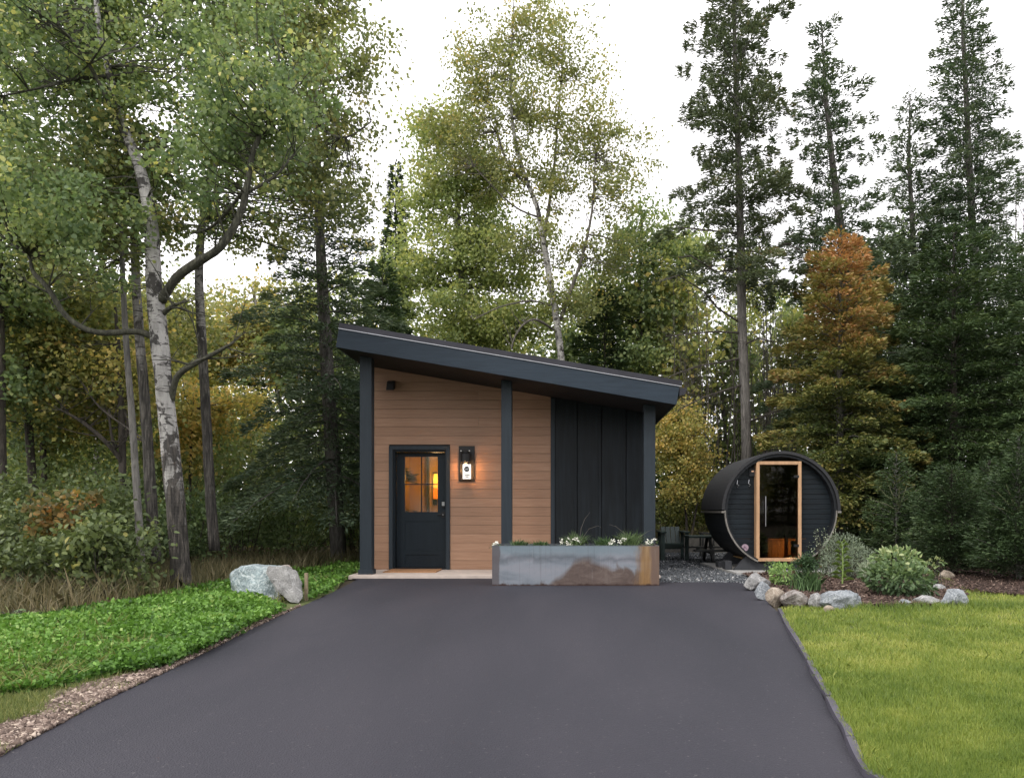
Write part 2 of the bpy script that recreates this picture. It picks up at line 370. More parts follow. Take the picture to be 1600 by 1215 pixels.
# bark
M['barkA'] = m_bark_birch('aspen_bark', .9, 2.3, (.46, .45, .43), (.050, .044, .038))
M['barkA2'] = m_bark_birch('aspen_bark_thin', 2.8, 4.6, (.33, .32, .30), (.050, .046, .040))
M['barkG'] = m_bark('grey_young_bark', (.13, .125, .115), 1.8)
M['barkD'] = m_bark('dark_bark', (.050, .043, .036), 2.4)
M['barkS'] = m_bark('spruce_bark', (.110, .103, .094), 2.0)
M['barkW'] = m_bark_birch('birch_bark_far', -2, 1.0, (.50, .49, .46))
M['limb'] = m_bark('limb_bark', (.050, .050, .036), 2.6)
M['twig'] = m_bark('pale_twig', (.11, .10, .085), 1.8)
# leaves
M['lfAspen'] = leafmat('aspen_leaf', [(0, (.050, .085, .036)), (.35, (.085, .125, .050)), (.65, (.13, .17, .065)), (.85, (.21, .23, .075)), (1, (.32, .30, .09))], .48, gain=2.2)
M['lfAspen2'] = leafmat('aspen_leaf_olive', [(0, (.060, .080, .030)), (.4, (.105, .125, .042)), (.75, (.16, .165, .055)), (1, (.24, .20, .06))], .50, gain=2.1)
M['lfBirch'] = leafmat('birch_leaf', [(0, (.075, .095, .030)), (.4, (.125, .145, .045)), (.75, (.19, .19, .055)), (1, (.30, .22, .055))], .48, gain=1.8)
M['lfPoplar'] = leafmat('poplar_leaf', [(0, (.070, .100, .035)), (.4, (.125, .165, .050)), (.75, (.19, .22, .062)), (1, (.27, .27, .075))], .48, gain=1.9)
M['lfMid'] = leafmat('midgreen_leaf', [(0, (.035, .058, .024)), (.4, (.070, .105, .040)), (.75, (.11, .145, .05)), (1, (.18, .20, .06))], .45, gain=2.4)
M['lfYel'] = leafmat('yellowing_leaf', [(0, (.060, .082, .026)), (.4, (.125, .135, .036)), (.7, (.205, .185, .044)), (1, (.33, .235, .06))], .48, gain=2.3)
M['lfOr'] = leafmat('autumn_leaf', [(0, (.10, .095, .03)), (.4, (.22, .16, .035)), (.75, (.36, .19, .04)), (1, (.46, .17, .05))], .40, gain=1.15)
M['lfShrub'] = leafmat('bramble_leaf', [(0, (.028, .042, .018)), (.5, (.065, .088, .034)), (.85, (.11, .135, .052)), (1, (.19, .18, .05))], .30, gain=1.65, sat=1.0)
M['ndSpruce'] = leafmat('spruce_needle', [(0, (.020, .036, .020)), (.5, (.040, .064, .034)), (.85, (.070, .095, .048)), (1, (.10, .12, .055))], .2, gain=2.3)
M['ndFir'] = leafmat('fir_needle', [(0, (.017, .032, .013)), (.5, (.035, .061, .023)), (.85, (.068, .102, .038)), (1, (.11, .14, .05))], .18, gain=1.6, sat=.95)
M['ndPine'] = leafmat('pine_needle', [(0, (.028, .042, .024)), (.5, (.058, .078, .040)), (.85, (.090, .11, .055)), (1, (.14, .11, .05))], .2, gain=2.1)
M['cedar'] = leafmat('cedar_spray', [(0, (.040, .060, .018)), (.3, (.085, .100, .024)), (.5, (.16, .15, .034)), (.68, (.20, .165, .045)), (.85, (.25, .155, .055)), (1, (.29, .145, .05))], .25, gain=1.8)
M['wood_leaf'] = leafmat('woodland_leaf', [(0, (.020, .034, .016)), (.3, (.045, .068, .026)), (.55, (.085, .110, .038)), (.75, (.15, .16, .045)), (.9, (.22, .20, .05)), (1, (.33, .23, .055))], .48, gain=2.7)
M['clover'] = leafmat('clover_leaf', [(0, (.022, .060, .010)), (.5, (.080, .175, .024)), (.85, (.14, .27, .045)), (1, (.25, .36, .10))], .25, gain=1.25, sat=.98)
M['lawn'] = leafmat('lawn_blade', [(0, (.050, .085, .018)), (.4, (.105, .145, .030)), (.7, (.165, .195, .045)), (1, (.27, .27, .09))], .35, gain=1.72, sat=1.0)
M['verge'] = leafmat('verge_blade', [(0, (.050, .075, .018)), (.5, (.11, .135, .03)), (.85, (.19, .19, .05)), (1, (.32, .27, .11))], .30)
M['dry'] = leafmat('dry_grass', [(0, (.05, .055, .022)), (.4, (.115, .105, .045)), (.75, (.20, .165, .080)), (1, (.34, .28, .16))], .30, gain=1.1)
M['hosta'] = leafmat('broad_leaf', [(0, (.040, .075, .028)), (.5, (.085, .140, .050)), (.85, (.15, .22, .075)), (1, (.26, .30, .13))], .25, gain=1.45)
M['limeleaf'] = leafmat('lime_leaf', [(0, (.06, .12, .03)), (.5, (.13, .22, .05)), (.85, (.21, .31, .08)), (1, (.33, .40, .14))], .30)
M['sage'] = leafmat('sage_leaf', [(0, (.07, .10, .065)), (.5, (.14, .18, .12)), (.85, (.21, .26, .17)), (1, (.32, .36, .25))], .25)
M['grassdark'] = leafmat('dark_blade', [(0, (.018, .042, .014)), (.5, (.04, .085, .024)), (1, (.09, .16, .05))], .2)
M['stonechip'] = leafmat('slate_chip', [(0, (.03, .034, .04)), (.5, (.075, .085, .095)), (.85, (.16, .17, .18)), (1, (.42, .42, .42))], 0, .8, gain=1.15)
M['pebble'] = leafmat('tan_pebble', [(0, (.07, .05, .042)), (.5, (.19, .145, .12)), (.85, (.36, .29, .25)), (1, (.58, .49, .41))], 0, .85, gain=.80, sat=1.15)
M['chip'] = leafmat('bark_chip', [(0, (.028, .016, .012)), (.5, (.10, .060, .045)), (.85, (.22, .145, .11)), (1, (.40, .29, .22))], 0, .85, gain=.95)
M['leader'] = plain('pale_green_leader', (.13, .14, .07), .8, 0, .3, 30, .2)
M['petal'] = plain('white_petal', (.78, .78, .70), .6, 0, .08, 20, 0)

# ------------------------------------------------------------------ foliage builders
LEAF4 = ((0, 0, 0), (.5, .5, .10), (1, 0, 0), (.5, -.5, .10))
LEAF6 = ((0, 0, 0), (.30, .46, .10), (.74, .38, .07), (1, 0, -.03), (.74, -.38, .07), (.30, -.46, .10))
BLADE3 = ((0, -.5, 0), (1, 0, 0), (0, .5, 0))
def norm(a): return a / np.maximum(np.linalg.norm(a, axis=1, keepdims=True), 1e-9)
def leaves(pos, dirs, nrm, length, width, prof=LEAF4):
    """one small face per leaf: dirs = midrib, nrm = rough normal"""
    d = norm(dirs); s = norm(np.cross(nrm, d)); n = np.cross(d, s)
    length = np.broadcast_to(length, (len(pos),))[:, None]; width = np.broadcast_to(width, (len(pos),))[:, None]
    k = len(prof); V = np.empty((len(pos), k, 3))
    for i, (u, v, w) in enumerate(prof): V[:, i] = pos + d * length * u + s * width * v + n * length * w
    F = np.arange(len(pos) * k).reshape(-1, k)
    return V.reshape(-1, 3), F
def rnd_dirs(rng, n, zbias=0, zs=1):
    v = rng.normal(size=(n, 3)); v[:, 2] = v[:, 2] * zs + zbias; return norm(v)

def blob_points(rng, blobs, n, shell=.35):
    w = np.array([b[1][0] * b[1][1] * b[1][2] * (b[2] if len(b) > 2 else 1) for b in blobs]); w = w / w.sum()
    idx = rng.choice(len(blobs), n, p=w)
    c = np.array([tuple(b[0]) for b in blobs])[idx]; r = np.array([b[1] for b in blobs])[idx]
    d = rnd_dirs(rng, n); rad = rng.uniform(0, 1, n) ** shell
    return c + d * r * rad[:, None], d

def crown_leaves(rng, cl, per, spread, size, tint_mu, tint_sd=.16, prof=LEAF4, asp=.85, flat=.6):
    n = len(cl)
    cnt = np.maximum(1, (per * rng.uniform(.4, 1.6, n))).astype(int)
    idx = np.repeat(np.arange(n), cnt); N = len(idx)
    off = rng.normal(size=(N, 3)) * spread * rng.uniform(.6, 1.3, n)[idx][:, None]; off[:, 2] *= flat
    pos = cl[idx] + off
    nr = rnd_dirs(rng, N, .55); d = rnd_dirs(rng, N, -.25)
    L_ = size * rng.uniform(.65, 1.25, N)
    V, F = leaves(pos, d, nr, L_, L_ * asp, prof)
    t = np.clip(tint_mu[idx] + rng.normal(size=N) * tint_sd, 0, 1)
    return V, F, np.repeat(t, len(prof))

def sm(pts, n=4):
    """Catmull-Rom through (Vector, radius) pairs"""
    out = []
    for i in range(len(pts) - 1):
        p0, p1, p2, p3 = pts[max(i-1, 0)], pts[i], pts[i+1], pts[min(i+2, len(pts)-1)]
        for k in range(n):
            t = k / n
            q = .5 * ((2*p1[0]) + (p2[0]-p0[0])*t + (2*p0[0]-5*p1[0]+4*p2[0]-p3[0])*t*t + (3*p1[0]-p0[0]-3*p2[0]+p3[0])*t**3)
            out.append((q, p1[1] + (p2[1]-p1[1]) * t))
    out.append(pts[-1]); return out
def path(pix, Y, k=1.0):
    """pixel stem list (px,py,width_px[,dY]) at distance Y -> smoothed (point, radius)"""
    r = []
    for q in pix:
        y = Y + (q[3] if len(q) > 3 else 0)
        r.append((P(q[0], q[1], y), k * q[2] / 2 / FPX * y))
    return sm(r)

def twigs(mb, nodes, cl, rnd, r0=.011, every=1, sides=3):
    """a thin curved branch from the limb skeleton to each leaf clump"""
    A = np.array([tuple(p) for p, _ in nodes]); R = np.array([r for _, r in nodes])
    for i in range(0, len(cl), every):
        c = cl[i]; dd = A - c; dist = np.sqrt((dd**2).sum(1)) + np.where(dd[:, 2] > 0, 1.2, 0) * np.abs(dd[:, 2])
        j = int(dist.argmin()); a = Vector(A[j]); b = Vector(c); L_ = (b - a).length
        if L_ < .15: continue
        r = min(R[j] * .6, r0 * (.5 + L_ * .45))
        mid = (a + b) / 2 + Vector((rnd.uniform(-.12, .12), rnd.uniform(-.12, .12), rnd.uniform(-.16, .04))) * L_
        pts = [a, a.lerp(mid, .5) + Vector((0, 0, .03 * L_)), mid, mid.lerp(b, .6), b]
        mb.tube(pts, [r, r*.8, r*.6, r*.4, r*.15], sides, cap=False)

def broadleaf(name, label, cat, base, stems, blobs, ncl, per, spread, size, leaf, bark, tint=.45, tsd=.15, seed=0, prof=LEAF4,
              shell=.35, grad=None, group=None, every=1, branches=(), tr=.011, limb_mat=None, flat=.6, clumptint=.18):
    """tree > trunk, branch..., twigs, crown"""
    rng = np.random.default_rng(seed); rnd = random.Random(seed)
    root = empty(name, base, label, cat, group)
    mb = MB(); nodes = []
    for st in stems:
        nodes += st; mb.tube([p for p, _ in st], [r for _, r in st], 12, wob=.05, seed=seed)
    if stems: mb.build('trunk', M[bark], root, smooth=True)
    for br in branches:
        nodes += br
        bm_ = MB().tube([p for p, _ in br], [r for _, r in br], 8, wob=.07, seed=seed + 1)
        for k in range(9):                                     # side shoots
            i_ = rnd.randint(len(br) // 3, len(br) - 1); p0, r0 = br[i_]; L_ = rnd.uniform(.25, .75) * (1.2 if seed < 105 else 1)
            d_ = Vector((rnd.uniform(-1, 1), rnd.uniform(-.6, .6), rnd.uniform(-.35, 1))).normalized(); q_ = p0 + d_ * L_ * .5 + Vector((0, 0, rnd.uniform(-.05, .08)))
            e_ = q_ + (d_ + Vector((rnd.uniform(-.5, .5), 0, rnd.uniform(-.2, .5)))).normalized() * L_ * .5; rr_ = min(r0 * .55, .014)
            bm_.tube([p0, q_, e_], [rr_, rr_ * .6, rr_ * .2], 4, cap=False)
            bm_.tube([q_, q_ + Vector((rnd.uniform(-.2, .2), rnd.uniform(-.1, .1), rnd.uniform(.05, .25)))], [rr_ * .5, rr_ * .15], 3, cap=False)
        bm_.build('branch', M[limb_mat or bark], root, smooth=True)
    cl, _ = blob_points(rng, blobs, ncl, shell)
    if nodes:
        tb = MB(); twigs(tb, [q for q in nodes if q[0].z > base[2] + .25 * (cl[:, 2].min())], cl, rnd, tr, every)
        if tb.v:
            o = tb.build('twigs', M['limb'] if limb_mat is None else M[limb_mat], root); o['kind'] = 'stuff'
    mu = tint + rng.normal(size=ncl) * clumptint
    if grad is not None: mu = mu + grad(cl)
    V, F, T = crown_leaves(rng, cl, per, spread, size, mu, tsd, prof, flat=flat)
    o = link('crown', np_mesh('crown', V, F, T), M[leaf], root); o['kind'] = 'stuff'
    return root

def conifer(name, label, cat, base, H, h0, Rf, nbr, nbl, nd, bark, seed, rise=.25, droop=.35, blen=.13, bw=.034, tip=1.0, tr=.14, lean=(0, 0),
            clump=0, tint=.45, wr=.30, group=None, tcol=None, path_=None, sag=0, az=None, minlen=.55, brad=.02, side=1.0):
    """tree > trunk, branches, crown: each branch carries a flat fan of needle sprays"""
    rng = np.random.default_rng(seed); base = Vector(base)
    root = empty(name, base, label, cat, group)
    if path_ is None: path_ = [(base + Vector((lean[0]*t, lean[1]*t, H*t)), tr * (1 - t*.97)) for t in [i/14 for i in range(15)]]
    MB().tube([p for p, _ in path_], [r for _, r in path_], 10, wob=.05, seed=seed).build('trunk', M[bark], root, smooth=True)
    zs = np.array([p.z - base.z for p, _ in path_]); xs = np.array([p.x for p, _ in path_]); ys = np.array([p.y for p, _ in path_])
    u = (np.arange(nbr) + rng.uniform(0, 1, nbr)) / nbr
    hh = h0 + (H - h0) * u
    A = az(rng, nbr) if az else (np.arange(nbr) * 2.39996 + rng.normal(size=nbr) * .3)
    Ls = np.array([Rf((h - h0) / (H - h0)) for h in hh]) * rng.uniform(minlen, 1.08, nbr)
    D = np.stack([np.cos(A), np.sin(A) * side, np.zeros(nbr)], 1); Lat = np.stack([-np.sin(A), np.cos(A), np.zeros(nbr)], 1)
    ri = rise + (u - .3) * .6 + rng.normal(size=nbr) * .08
    O = np.stack([np.interp(hh, zs, xs), np.interp(hh, zs, ys), hh + base.z], 1)
    def bp(i, t):
        return O[i] + D[i] * (Ls[i] * t)[:, None] + np.array([0, 0, 1.0]) * (Ls[i] * (ri[i] * t - droop * t * t + sag * t**4))[:, None]
    mb = MB()
    for i in range(nbr):
        ii = np.full(5, i); tt = np.linspace(0, 1, 5); q = bp(ii, tt); r0 = min(.045, brad * (.5 + Ls[i] * .35))
        mb.tube(q, [r0, r0*.75, r0*.55, r0*.35, r0*.1], 4, cap=False)
    o = mb.build('branches', M[bark if tcol is None else tcol], root); o['kind'] = 'stuff'
    w = Ls ** 1.5 + .02; w /= w.sum()
    idx = rng.choice(nbr, nbl, p=w); idx.sort()
    t = 1 - (1 - .12) * rng.uniform(0, 1, nbl) ** (1 / tip)
    if clump:
        tc = np.round(t * clump + rng.normal(size=nbl) * .0) / clump; key = (idx * 37 + (tc * 100).astype(int)) % 9973
        keep = (np.random.default_rng(seed + 9).uniform(0, 1, 10000)[key] > .30) | (t > .9)
        t = tc + rng.normal(size=nbl) * .22 / clump
        idx, t = idx[keep], t[keep]
    n = len(idx); wd = wr * Ls[idx] * (np.sin(np.clip(t, 0, 1) * math.pi * .82 + .25)) + .05
    s = rng.uniform(-1, 1, n) * wd
    pos = bp(idx, t) + Lat[idx] * s[:, None] - D[idx] * (np.abs(s) * .15)[:, None]
    pos[:, 2] += rng.normal(size=n) * .045 - np.abs(s) * .18
    d = D[idx] + Lat[idx] * np.sign(s)[:, None] * rng.uniform(.2, 1.2, n)[:, None] + rng.normal(size=(n, 3)) * .25
    d[:, 2] += rng.normal(size=n) * .25 + ri[idx] * .4 - .1
    nr = rnd_dirs(rng, n, 1.4)
    V, F = leaves(pos, d, nr, blen * rng.uniform(.6, 1.3, n), bw * rng.uniform(.7, 1.3, n))
    tn = np.clip((tint(pos, rng) if callable(tint) else tint) + rng.normal(size=n) * .15 + rng.normal(size=nbr)[idx] * .10 + t * .15, 0, 1)
    o = link('crown', np_mesh('crown', V, F, np.repeat(tn, 4)), M[nd], root); o['kind'] = 'stuff'
    return root

def in_poly(x, y, poly):
    x = np.asarray(x); y = np.asarray(y); inside = np.zeros(len(x), bool); n = len(poly)
    for i in range(n):
        x1, y1 = poly[i]; x2, y2 = poly[(i+1) % n]
        if y1 == y2: continue
        c = ((y1 > y) != (y2 > y)) & (x < (x2 - x1) * (y - y1) / (y2 - y1) + x1); inside ^= c
    return inside
def vnoise(x, y, s, seed=0):
    """cheap smooth value noise, numpy"""
    rng = np.random.default_rng(seed); g = rng.uniform(0, 1, (64, 64))
    X = np.asarray(x) * s; Y = np.asarray(y) * s; i = np.floor(X).astype(int); j = np.floor(Y).astype(int)
    fx = X - i; fy = Y - j; fx = fx*fx*(3-2*fx); fy = fy*fy*(3-2*fy)
    a = g[i % 64, j % 64]; b = g[(i+1) % 64, j % 64]; c = g[i % 64, (j+1) % 64]; d = g[(i+1) % 64, (j+1) % 64]
    return (a*(1-fx)+b*fx)*(1-fy)+(c*(1-fx)+d*fx)*fy
def scatter(rng, poly, n, near=True, holes=(), xr=None):
    """points in a ground polygon, denser near the camera (n tries)"""
    px = [p[0] for p in poly]; py = [p[1] for p in poly]
    y0, y1 = min(py), max(py)
    if near:
        y0 = max(y0, .9); u = rng.uniform(0, 1, n); y = 1 / (1/y0 + u * (1/y1 - 1/y0))     # density ~ 1/Y^2 per area of strip
        x = rng.uniform(-1, 1, n)
        a, b = min(px), max(px); lo = np.maximum(a, -.80 * y - .4); hi = np.minimum(b, .65 * y + .4)
        x = lo + (x + 1) / 2 * (hi - lo); ok = hi > lo
        x, y = x[ok], y[ok]
    else:
        x = rng.uniform(min(px), max(px), n); y = rng.uniform(y0, y1, n)
    k = in_poly(x, y, poly)
    for h in holes: k &= ~in_poly(x, y, h)
    return x[k], y[k]
def blades(name, label, cat, rng, x, y, z, h, w, mat, tint, lean=.35, parent=None, kind='stuff', bent=False):
    n = len(x); pos = np.stack([x, y, z], 1)
    d = rng.normal(size=(n, 3)) * lean; d[:, 2] = 1
    nr = rng.normal(size=(n, 3)); nr[:, 2] = 0
    if bent:
        d2 = d.copy(); d2[:, :2] *= 3.2
        k = norm(d); s = norm(np.cross(nr, k)); H_ = np.broadcast_to(h, (n,))[:, None]; W_ = np.broadcast_to(w, (n,))[:, None]
        m1 = pos + k * H_ * .55; tip = m1 + norm(d2) * H_ * .5
        V = np.stack([pos - s*W_*.5, pos + s*W_*.5, m1 + s*W_*.42, tip, m1 - s*W_*.42], 1).reshape(-1, 3)
        F = np.arange(n*5).reshape(-1, 5); T = np.repeat(tint, 5)
    else:
        V, F = leaves(pos, d, nr, h, w, BLADE3); T = np.repeat(tint, 3)
    o = link(name, np_mesh(name, V, F, np.clip(T, 0, 1)), M[mat], parent)
    if parent is None: props(o, label, cat, None, kind)
    elif kind: o['kind'] = kind
    return o
def chunks(name, label, cat, rng, x, y, z, sx, sy, sz, mat, tint, kind='stuff', tilt=.4):
    """little angular stones / chips: 6-vertex octahedra, random turned"""
    n = len(x); pos = np.stack([x, y, z], 1)
    a = rnd_dirs(rng, n, 0, tilt); b = rng.normal(size=(n, 3)); b = norm(np.cross(a, b)); c = np.cross(a, b)
    a = a * np.broadcast_to(sx, (n,))[:, None]; b = b * np.broadcast_to(sy, (n,))[:, None]; c = c * np.broadcast_to(sz, (n,))[:, None]
    if mat != 'pebble':      # shards: four faces each
        V = np.stack([pos+a, pos-a*.8+b*.8, pos-a*.6-b, pos+c*1.6], 1).reshape(-1, 3)
        F = (np.array([[0,1,3],[1,2,3],[2,0,3],[0,2,1]])[None] + (np.arange(n)*4)[:, None, None]).reshape(-1, 3)
        return props(link(name, np_mesh(name, V, F, np.repeat(np.clip(tint, 0, 1), 4)), M[mat]), label, cat, None, kind)
    V = np.stack([pos+a, pos+b, pos-a*rng.uniform(.6, 1, (n, 1)), pos-b*rng.uniform(.6, 1, (n, 1)), pos+c, pos-c], 1).reshape(-1, 3)
    base = np.array([[0,1,4],[1,2,4],[2,3,4],[3,0,4],[1,0,5],[2,1,5],[3,2,5],[0,3,5]])
    F = (base[None] + (np.arange(n)*6)[:, None, None]).reshape(-1, 3)
    o = link(name, np_mesh(name, V, F, np.repeat(np.clip(tint, 0, 1), 6)), M[mat]); return props(o, label, cat, None, kind)

def sheet(name, poly, z, mat, edge=.0, seed=0, sub=.35, kind='structure', label=None, cat=None, thick=0):
    """ground polygon with a slightly ragged outline"""
    rnd = random.Random(seed); pts = []
    for i in range(len(poly)):
        a, b = Vector((*poly[i], 0)), Vector((*poly[(i+1) % len(poly)], 0)); m = max(1, int((b-a).length / sub)) if edge else 1
        nrm = Vector((-(b-a).y, (b-a).x, 0)).normalized() if (b-a).length > 0 else Vector()
        for k in range(m):
            p = a.lerp(b, k/m) + nrm * (rnd.uniform(-edge, edge) if k else 0); pts.append((p.x, p.y, z))
    me = bpy.data.meshes.new(name); bm = bmesh.new()
    f = bm.faces.new([bm.verts.new(p) for p in pts])
    if f.normal.z < 0 or True:
        bm.normal_update()
        if f.normal.z < 0: f.normal_flip()
    if thick:
        r = bmesh.ops.extrude_face_region(bm, geom=[f]); 
        bmesh.ops.translate(bm, verts=[v for v in r['geom'] if isinstance(v, bmesh.types.BMVert)], vec=(0, 0, thick))
        bmesh.ops.recalc_face_normals(bm, faces=bm.faces)
    bmesh.ops.triangulate(bm, faces=[g for g in bm.faces if len(g.verts) > 4])
    bm.to_mesh(me); bm.free()
    return props(link(name, me, M[mat]), label, cat, None, kind)

def rock_mesh(name, pts, sub=2, amp=.02, seed=0, freq=6, bev=.0):
    bm = bmesh.new()
    for p in pts: bm.verts.new(p)
    r = bmesh.ops.convex_hull(bm, input=bm.verts)
    junk = [g for g in r['geom_interior'] + r['geom_unused'] if isinstance(g, bmesh.types.BMVert)]
    if junk: bmesh.ops.delete(bm, geom=list(set(junk)), context='VERTS')
    if bev: bmesh.ops.bevel(bm, geom=bm.edges[:], offset=bev, segments=1, affect='EDGES', clamp_overlap=True)
    bmesh.ops.triangulate(bm, faces=bm.faces[:])
    for _ in range(sub): bmesh.ops.subdivide_edges(bm, edges=bm.edges[:], cuts=1, use_grid_fill=True)
    bm.normal_update()
    for v in bm.verts:
        v.co += v.normal * amp * (noise.fractal(v.co * freq + Vector((seed, 0, 0)), 1, 2, 4))
    me = bpy.data.meshes.new(name); bm.to_mesh(me); bm.free(); return me

# ------------------------------------------------------------------ ground, drive, lawn, beds
sheet('ground', [(-300, -300), (300, -300), (300, 400), (-300, 400)], -.03, 'forest')
L_edge = [G(582, 903.5), G(558, 905), G(520, 925), G(445, 958), G(380, 988), G(300, 1030), G(150, 1100), G(0, 1181), (-2.75, 2.0), (-2.8, -3), (-2.9, -14)]
R_edge = [G(1030, 909), G(1150, 909), G(1178, 914), G(1198, 938), G(1215, 955), G(1262, 1040), G(1300, 1112), G(1350, 1214), (1.35, 2.0), (1.3, -3), (1.3, -14)]
drive = [G(700, 903.5)] + L_edge + R_edge[::-1]
drive_poly = [(-3.5, 11.83)] + L_edge[1:] + R_edge[::-1] + [(1.2, 11.83)]
sheet('driveway', drive_poly, 0, 'asphalt', .012, 3, .25)
# left verge
clover_poly = [G(-20, 972), G(60, 966), G(130, 958), G(200, 945), G(300, 926), G(360, 908), G(430, 899), G(480, 888), G(520, 879), (-4.2, 16.5), (-3.62, 17), (-3.62, 13), (-3.55, 11.9), G(520, 924), G(445, 957), G(330, 1017), G(262, 1045), G(160, 1062), G(80, 1083), G(-20, 1094)]
clover_poly = [(-12, 7.0)] + clover_poly + [(-9, 4.1)]
sheet('clover_bank', clover_poly, -.012, 'turf_soil', .03, 5)
vergegrass_poly = [(-9, 4.15), G(-20, 1090), G(80, 1080), G(160, 1060), G(262, 1043), G(330, 1012), G(240, 1048), G(170, 1064), G(90, 1086), G(60, 1120), G(-20, 1140), (-6, 3.3)]
sheet('verge', [(-9, 4.15), G(-20, 1094), G(80, 1083), G(160, 1062), G(262, 1045), G(345, 1012), G(300, 1031), G(150, 1101), G(0, 1182), (-2.75, 2.0), (-9, 2.0)], -.008, 'turf_soil', .01, 7)
pebble_poly = [G(470, 946), G(400, 972), G(340, 998), G(300, 1014), G(240, 1044), G(165, 1062), G(85, 1084), G(55, 1112), G(10, 1128), G(-60, 1160), G(-60, 1206), G(0, 1181), G(150, 1100), G(300, 1030), G(380, 988), G(445, 958)]
sheet('pebble_margin', pebble_poly, -.004, 'pebble_base', .008, 9)
# right side
lawn_poly = [R_edge[4], R_edge[5], R_edge[6], R_edge[7], (1.35, 2), (1.3, 0.5), (14, .5), (14, 8.6), G(1600, 934), G(1520, 928), G(1498, 920), G(1490, 912), G(1478, 897), G(1455, 897), G(1440, 912), G(1512, 935), G(1480, 950), G(1400, 952), G(1300, 953), G(1240, 950)]
lawn_poly = [(x + (.02 if i < 6 else 0), y) for i, (x, y) in enumerate(lawn_poly)]
sheet('lawn', lawn_poly, .012, 'turf_soil', .01, 11, .4)
bed_poly = [G(1178, 914), G(1198, 938), G(1240, 950), G(1300, 952), G(1400, 951), G(1480, 949), G(1512, 935), G(1500, 918), G(1462, 903), G(1400, 889), (6.3, 13.6), (4.9, 12.3), (2.9, 12.3), G(1170, 903)]
sheet('planting_bed', bed_poly, .035, 'mulch_base', .02, 12)
bed2_poly = [G(1478, 899), G(1492, 912), G(1500, 920), G(1522, 927), G(1600, 933), (14, 8.65), (14, 13.2), (6.4, 13.8), G(1440, 889)]
sheet('mulch_border', bed2_poly, .02, 'mulch_base', .03, 13)
gravel_poly = [(1.5, 11.86), G(1030, 909), G(1150, 909), G(1178, 913), G(1168, 903), (2.85, 12.4), (2.6, 14.1), (2.5, 18.6), (4.0, 19.2), (1.4, 19.2), (1.52, 12.9)]
gravel_poly = [(1.2, 11.84), G(1030, 909.5), G(1150, 909.5), G(1178, 914.5), G(1172, 903), (2.95, 12.5), (2.75, 14.6), (5.2, 14.7), (5.2, 19.4), (1.2, 19.4)]
sheet('gravel_yard', gravel_poly, -.016, 'gravel_base', .01, 15)
pad_poly = [(2.84, 12.46), (5.0, 12.46), (5.0, 14.9), (2.66, 14.9)]
sheet('concrete_pad', pad_poly, -.01, 'pad', 0, 0, thick=.045)

rng = np.random.default_rng(1)
# lawn grass
x, y = scatter(rng, lawn_poly, 520000)
pn = vnoise(x, y, .9, 3) * .45 + vnoise(x, y, 2.6, 4) * .3 + vnoise(x, y, 7, 14) * .25
dark = np.clip((pn - .5) * 4.2, -1, 1)
edge_tall = np.clip(1 - np.abs(y - 8.1) / .5, 0, 1) * (x > 3)
h = .022 + .022 * np.clip(pn, 0, 1) + .065 * edge_tall + .0022 * y + rng.exponential(.004, len(x))
blades('lawn_grass', 'bright yellow-green mown lawn right of the driveway', 'grass', rng, x, y, np.full(len(x), .010), h, .0032 + .0011 * y, 'lawn',
       .50 - dark * .30 - edge_tall * .34 + rng.normal(size=len(x)) * .13, .55)
x, y = scatter(rng, lawn_poly, 22000); k = vnoise(x, y, 1.7, 8) > .62; x, y = x[k], y[k]
blades('tall_grass', 'longer darker tufts growing through the mown lawn', 'grass', rng, x, y, np.full(len(x), .012), rng.uniform(.04, .075, len(x)), .003 + .0007 * y, 'lawn', rng.uniform(.2, .8, len(x)), .5, bent=True)
# clover
x, y = scatter(rng, clover_poly, 155000, holes=([G(405, 945), G(425, 925), G(480, 920), G(486, 945), G(450, 958)],))
k = y > 4; x, y = x[k], y[k]; n = len(x)
hz = .012 + .11 * np.clip(vnoise(x, y, 1.5, 5) - .15, 0, 1) * rng.uniform(.3, 1, n) + .045 * vnoise(x, y, 5, 6) * rng.uniform(.4, 1, n) + rng.exponential(.008, n)
lv = .018 + .0031 * y
V, F = leaves(np.stack([x, y, hz], 1), rnd_dirs(rng, n, .1), rnd_dirs(rng, n, 1.0), lv * rng.uniform(.7, 1.3, n), lv * rng.uniform(.6, 1.1, n), LEAF4)
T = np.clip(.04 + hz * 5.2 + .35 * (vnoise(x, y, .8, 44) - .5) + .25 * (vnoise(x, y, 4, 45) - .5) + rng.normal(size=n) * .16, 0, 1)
props(link('clover_cover', np_mesh('clover_cover', V, F, np.repeat(T, 4)), M['clover']), 'bright green low clover covering the bank left of the driveway', 'ground cover', None, 'stuff')
x, y = scatter(rng, vergegrass_poly, 60000)
blades('verge_grass', 'short olive grass between the clover and the pebble margin', 'grass', rng, x, y, np.full(len(x), -.005), rng.uniform(.03, .075, len(x)), .006, 'verge', .4 + rng.normal(size=len(x)) * .25, .6)
x, y = scatter(rng, pebble_poly, 34000); n = len(x); s = np.minimum(.005 + rng.exponential(.004, n), .019) * (1 + y * .05)
chunks('pebbles', 'tan and pinkish pebbles along the left edge of the driveway', 'pebbles', rng, x, y, np.full(n, .004) + rng.uniform(0, .01, n), s * 1.2, s, s * .7, 'pebble', .5 + rng.normal(size=n) * .32)
x, y = scatter(rng, pebble_poly, 9000); k = vnoise(x, y, 4, 18) > .5; x, y = x[k], y[k]
blades('verge_grass', 'sparse olive grass growing through the pebbles beside the driveway', 'grass', rng, x, y, np.full(len(x), -.002), rng.uniform(.02, .06, len(x)), .005, 'verge', .4 + rng.normal(size=len(x)) * .25, .7)
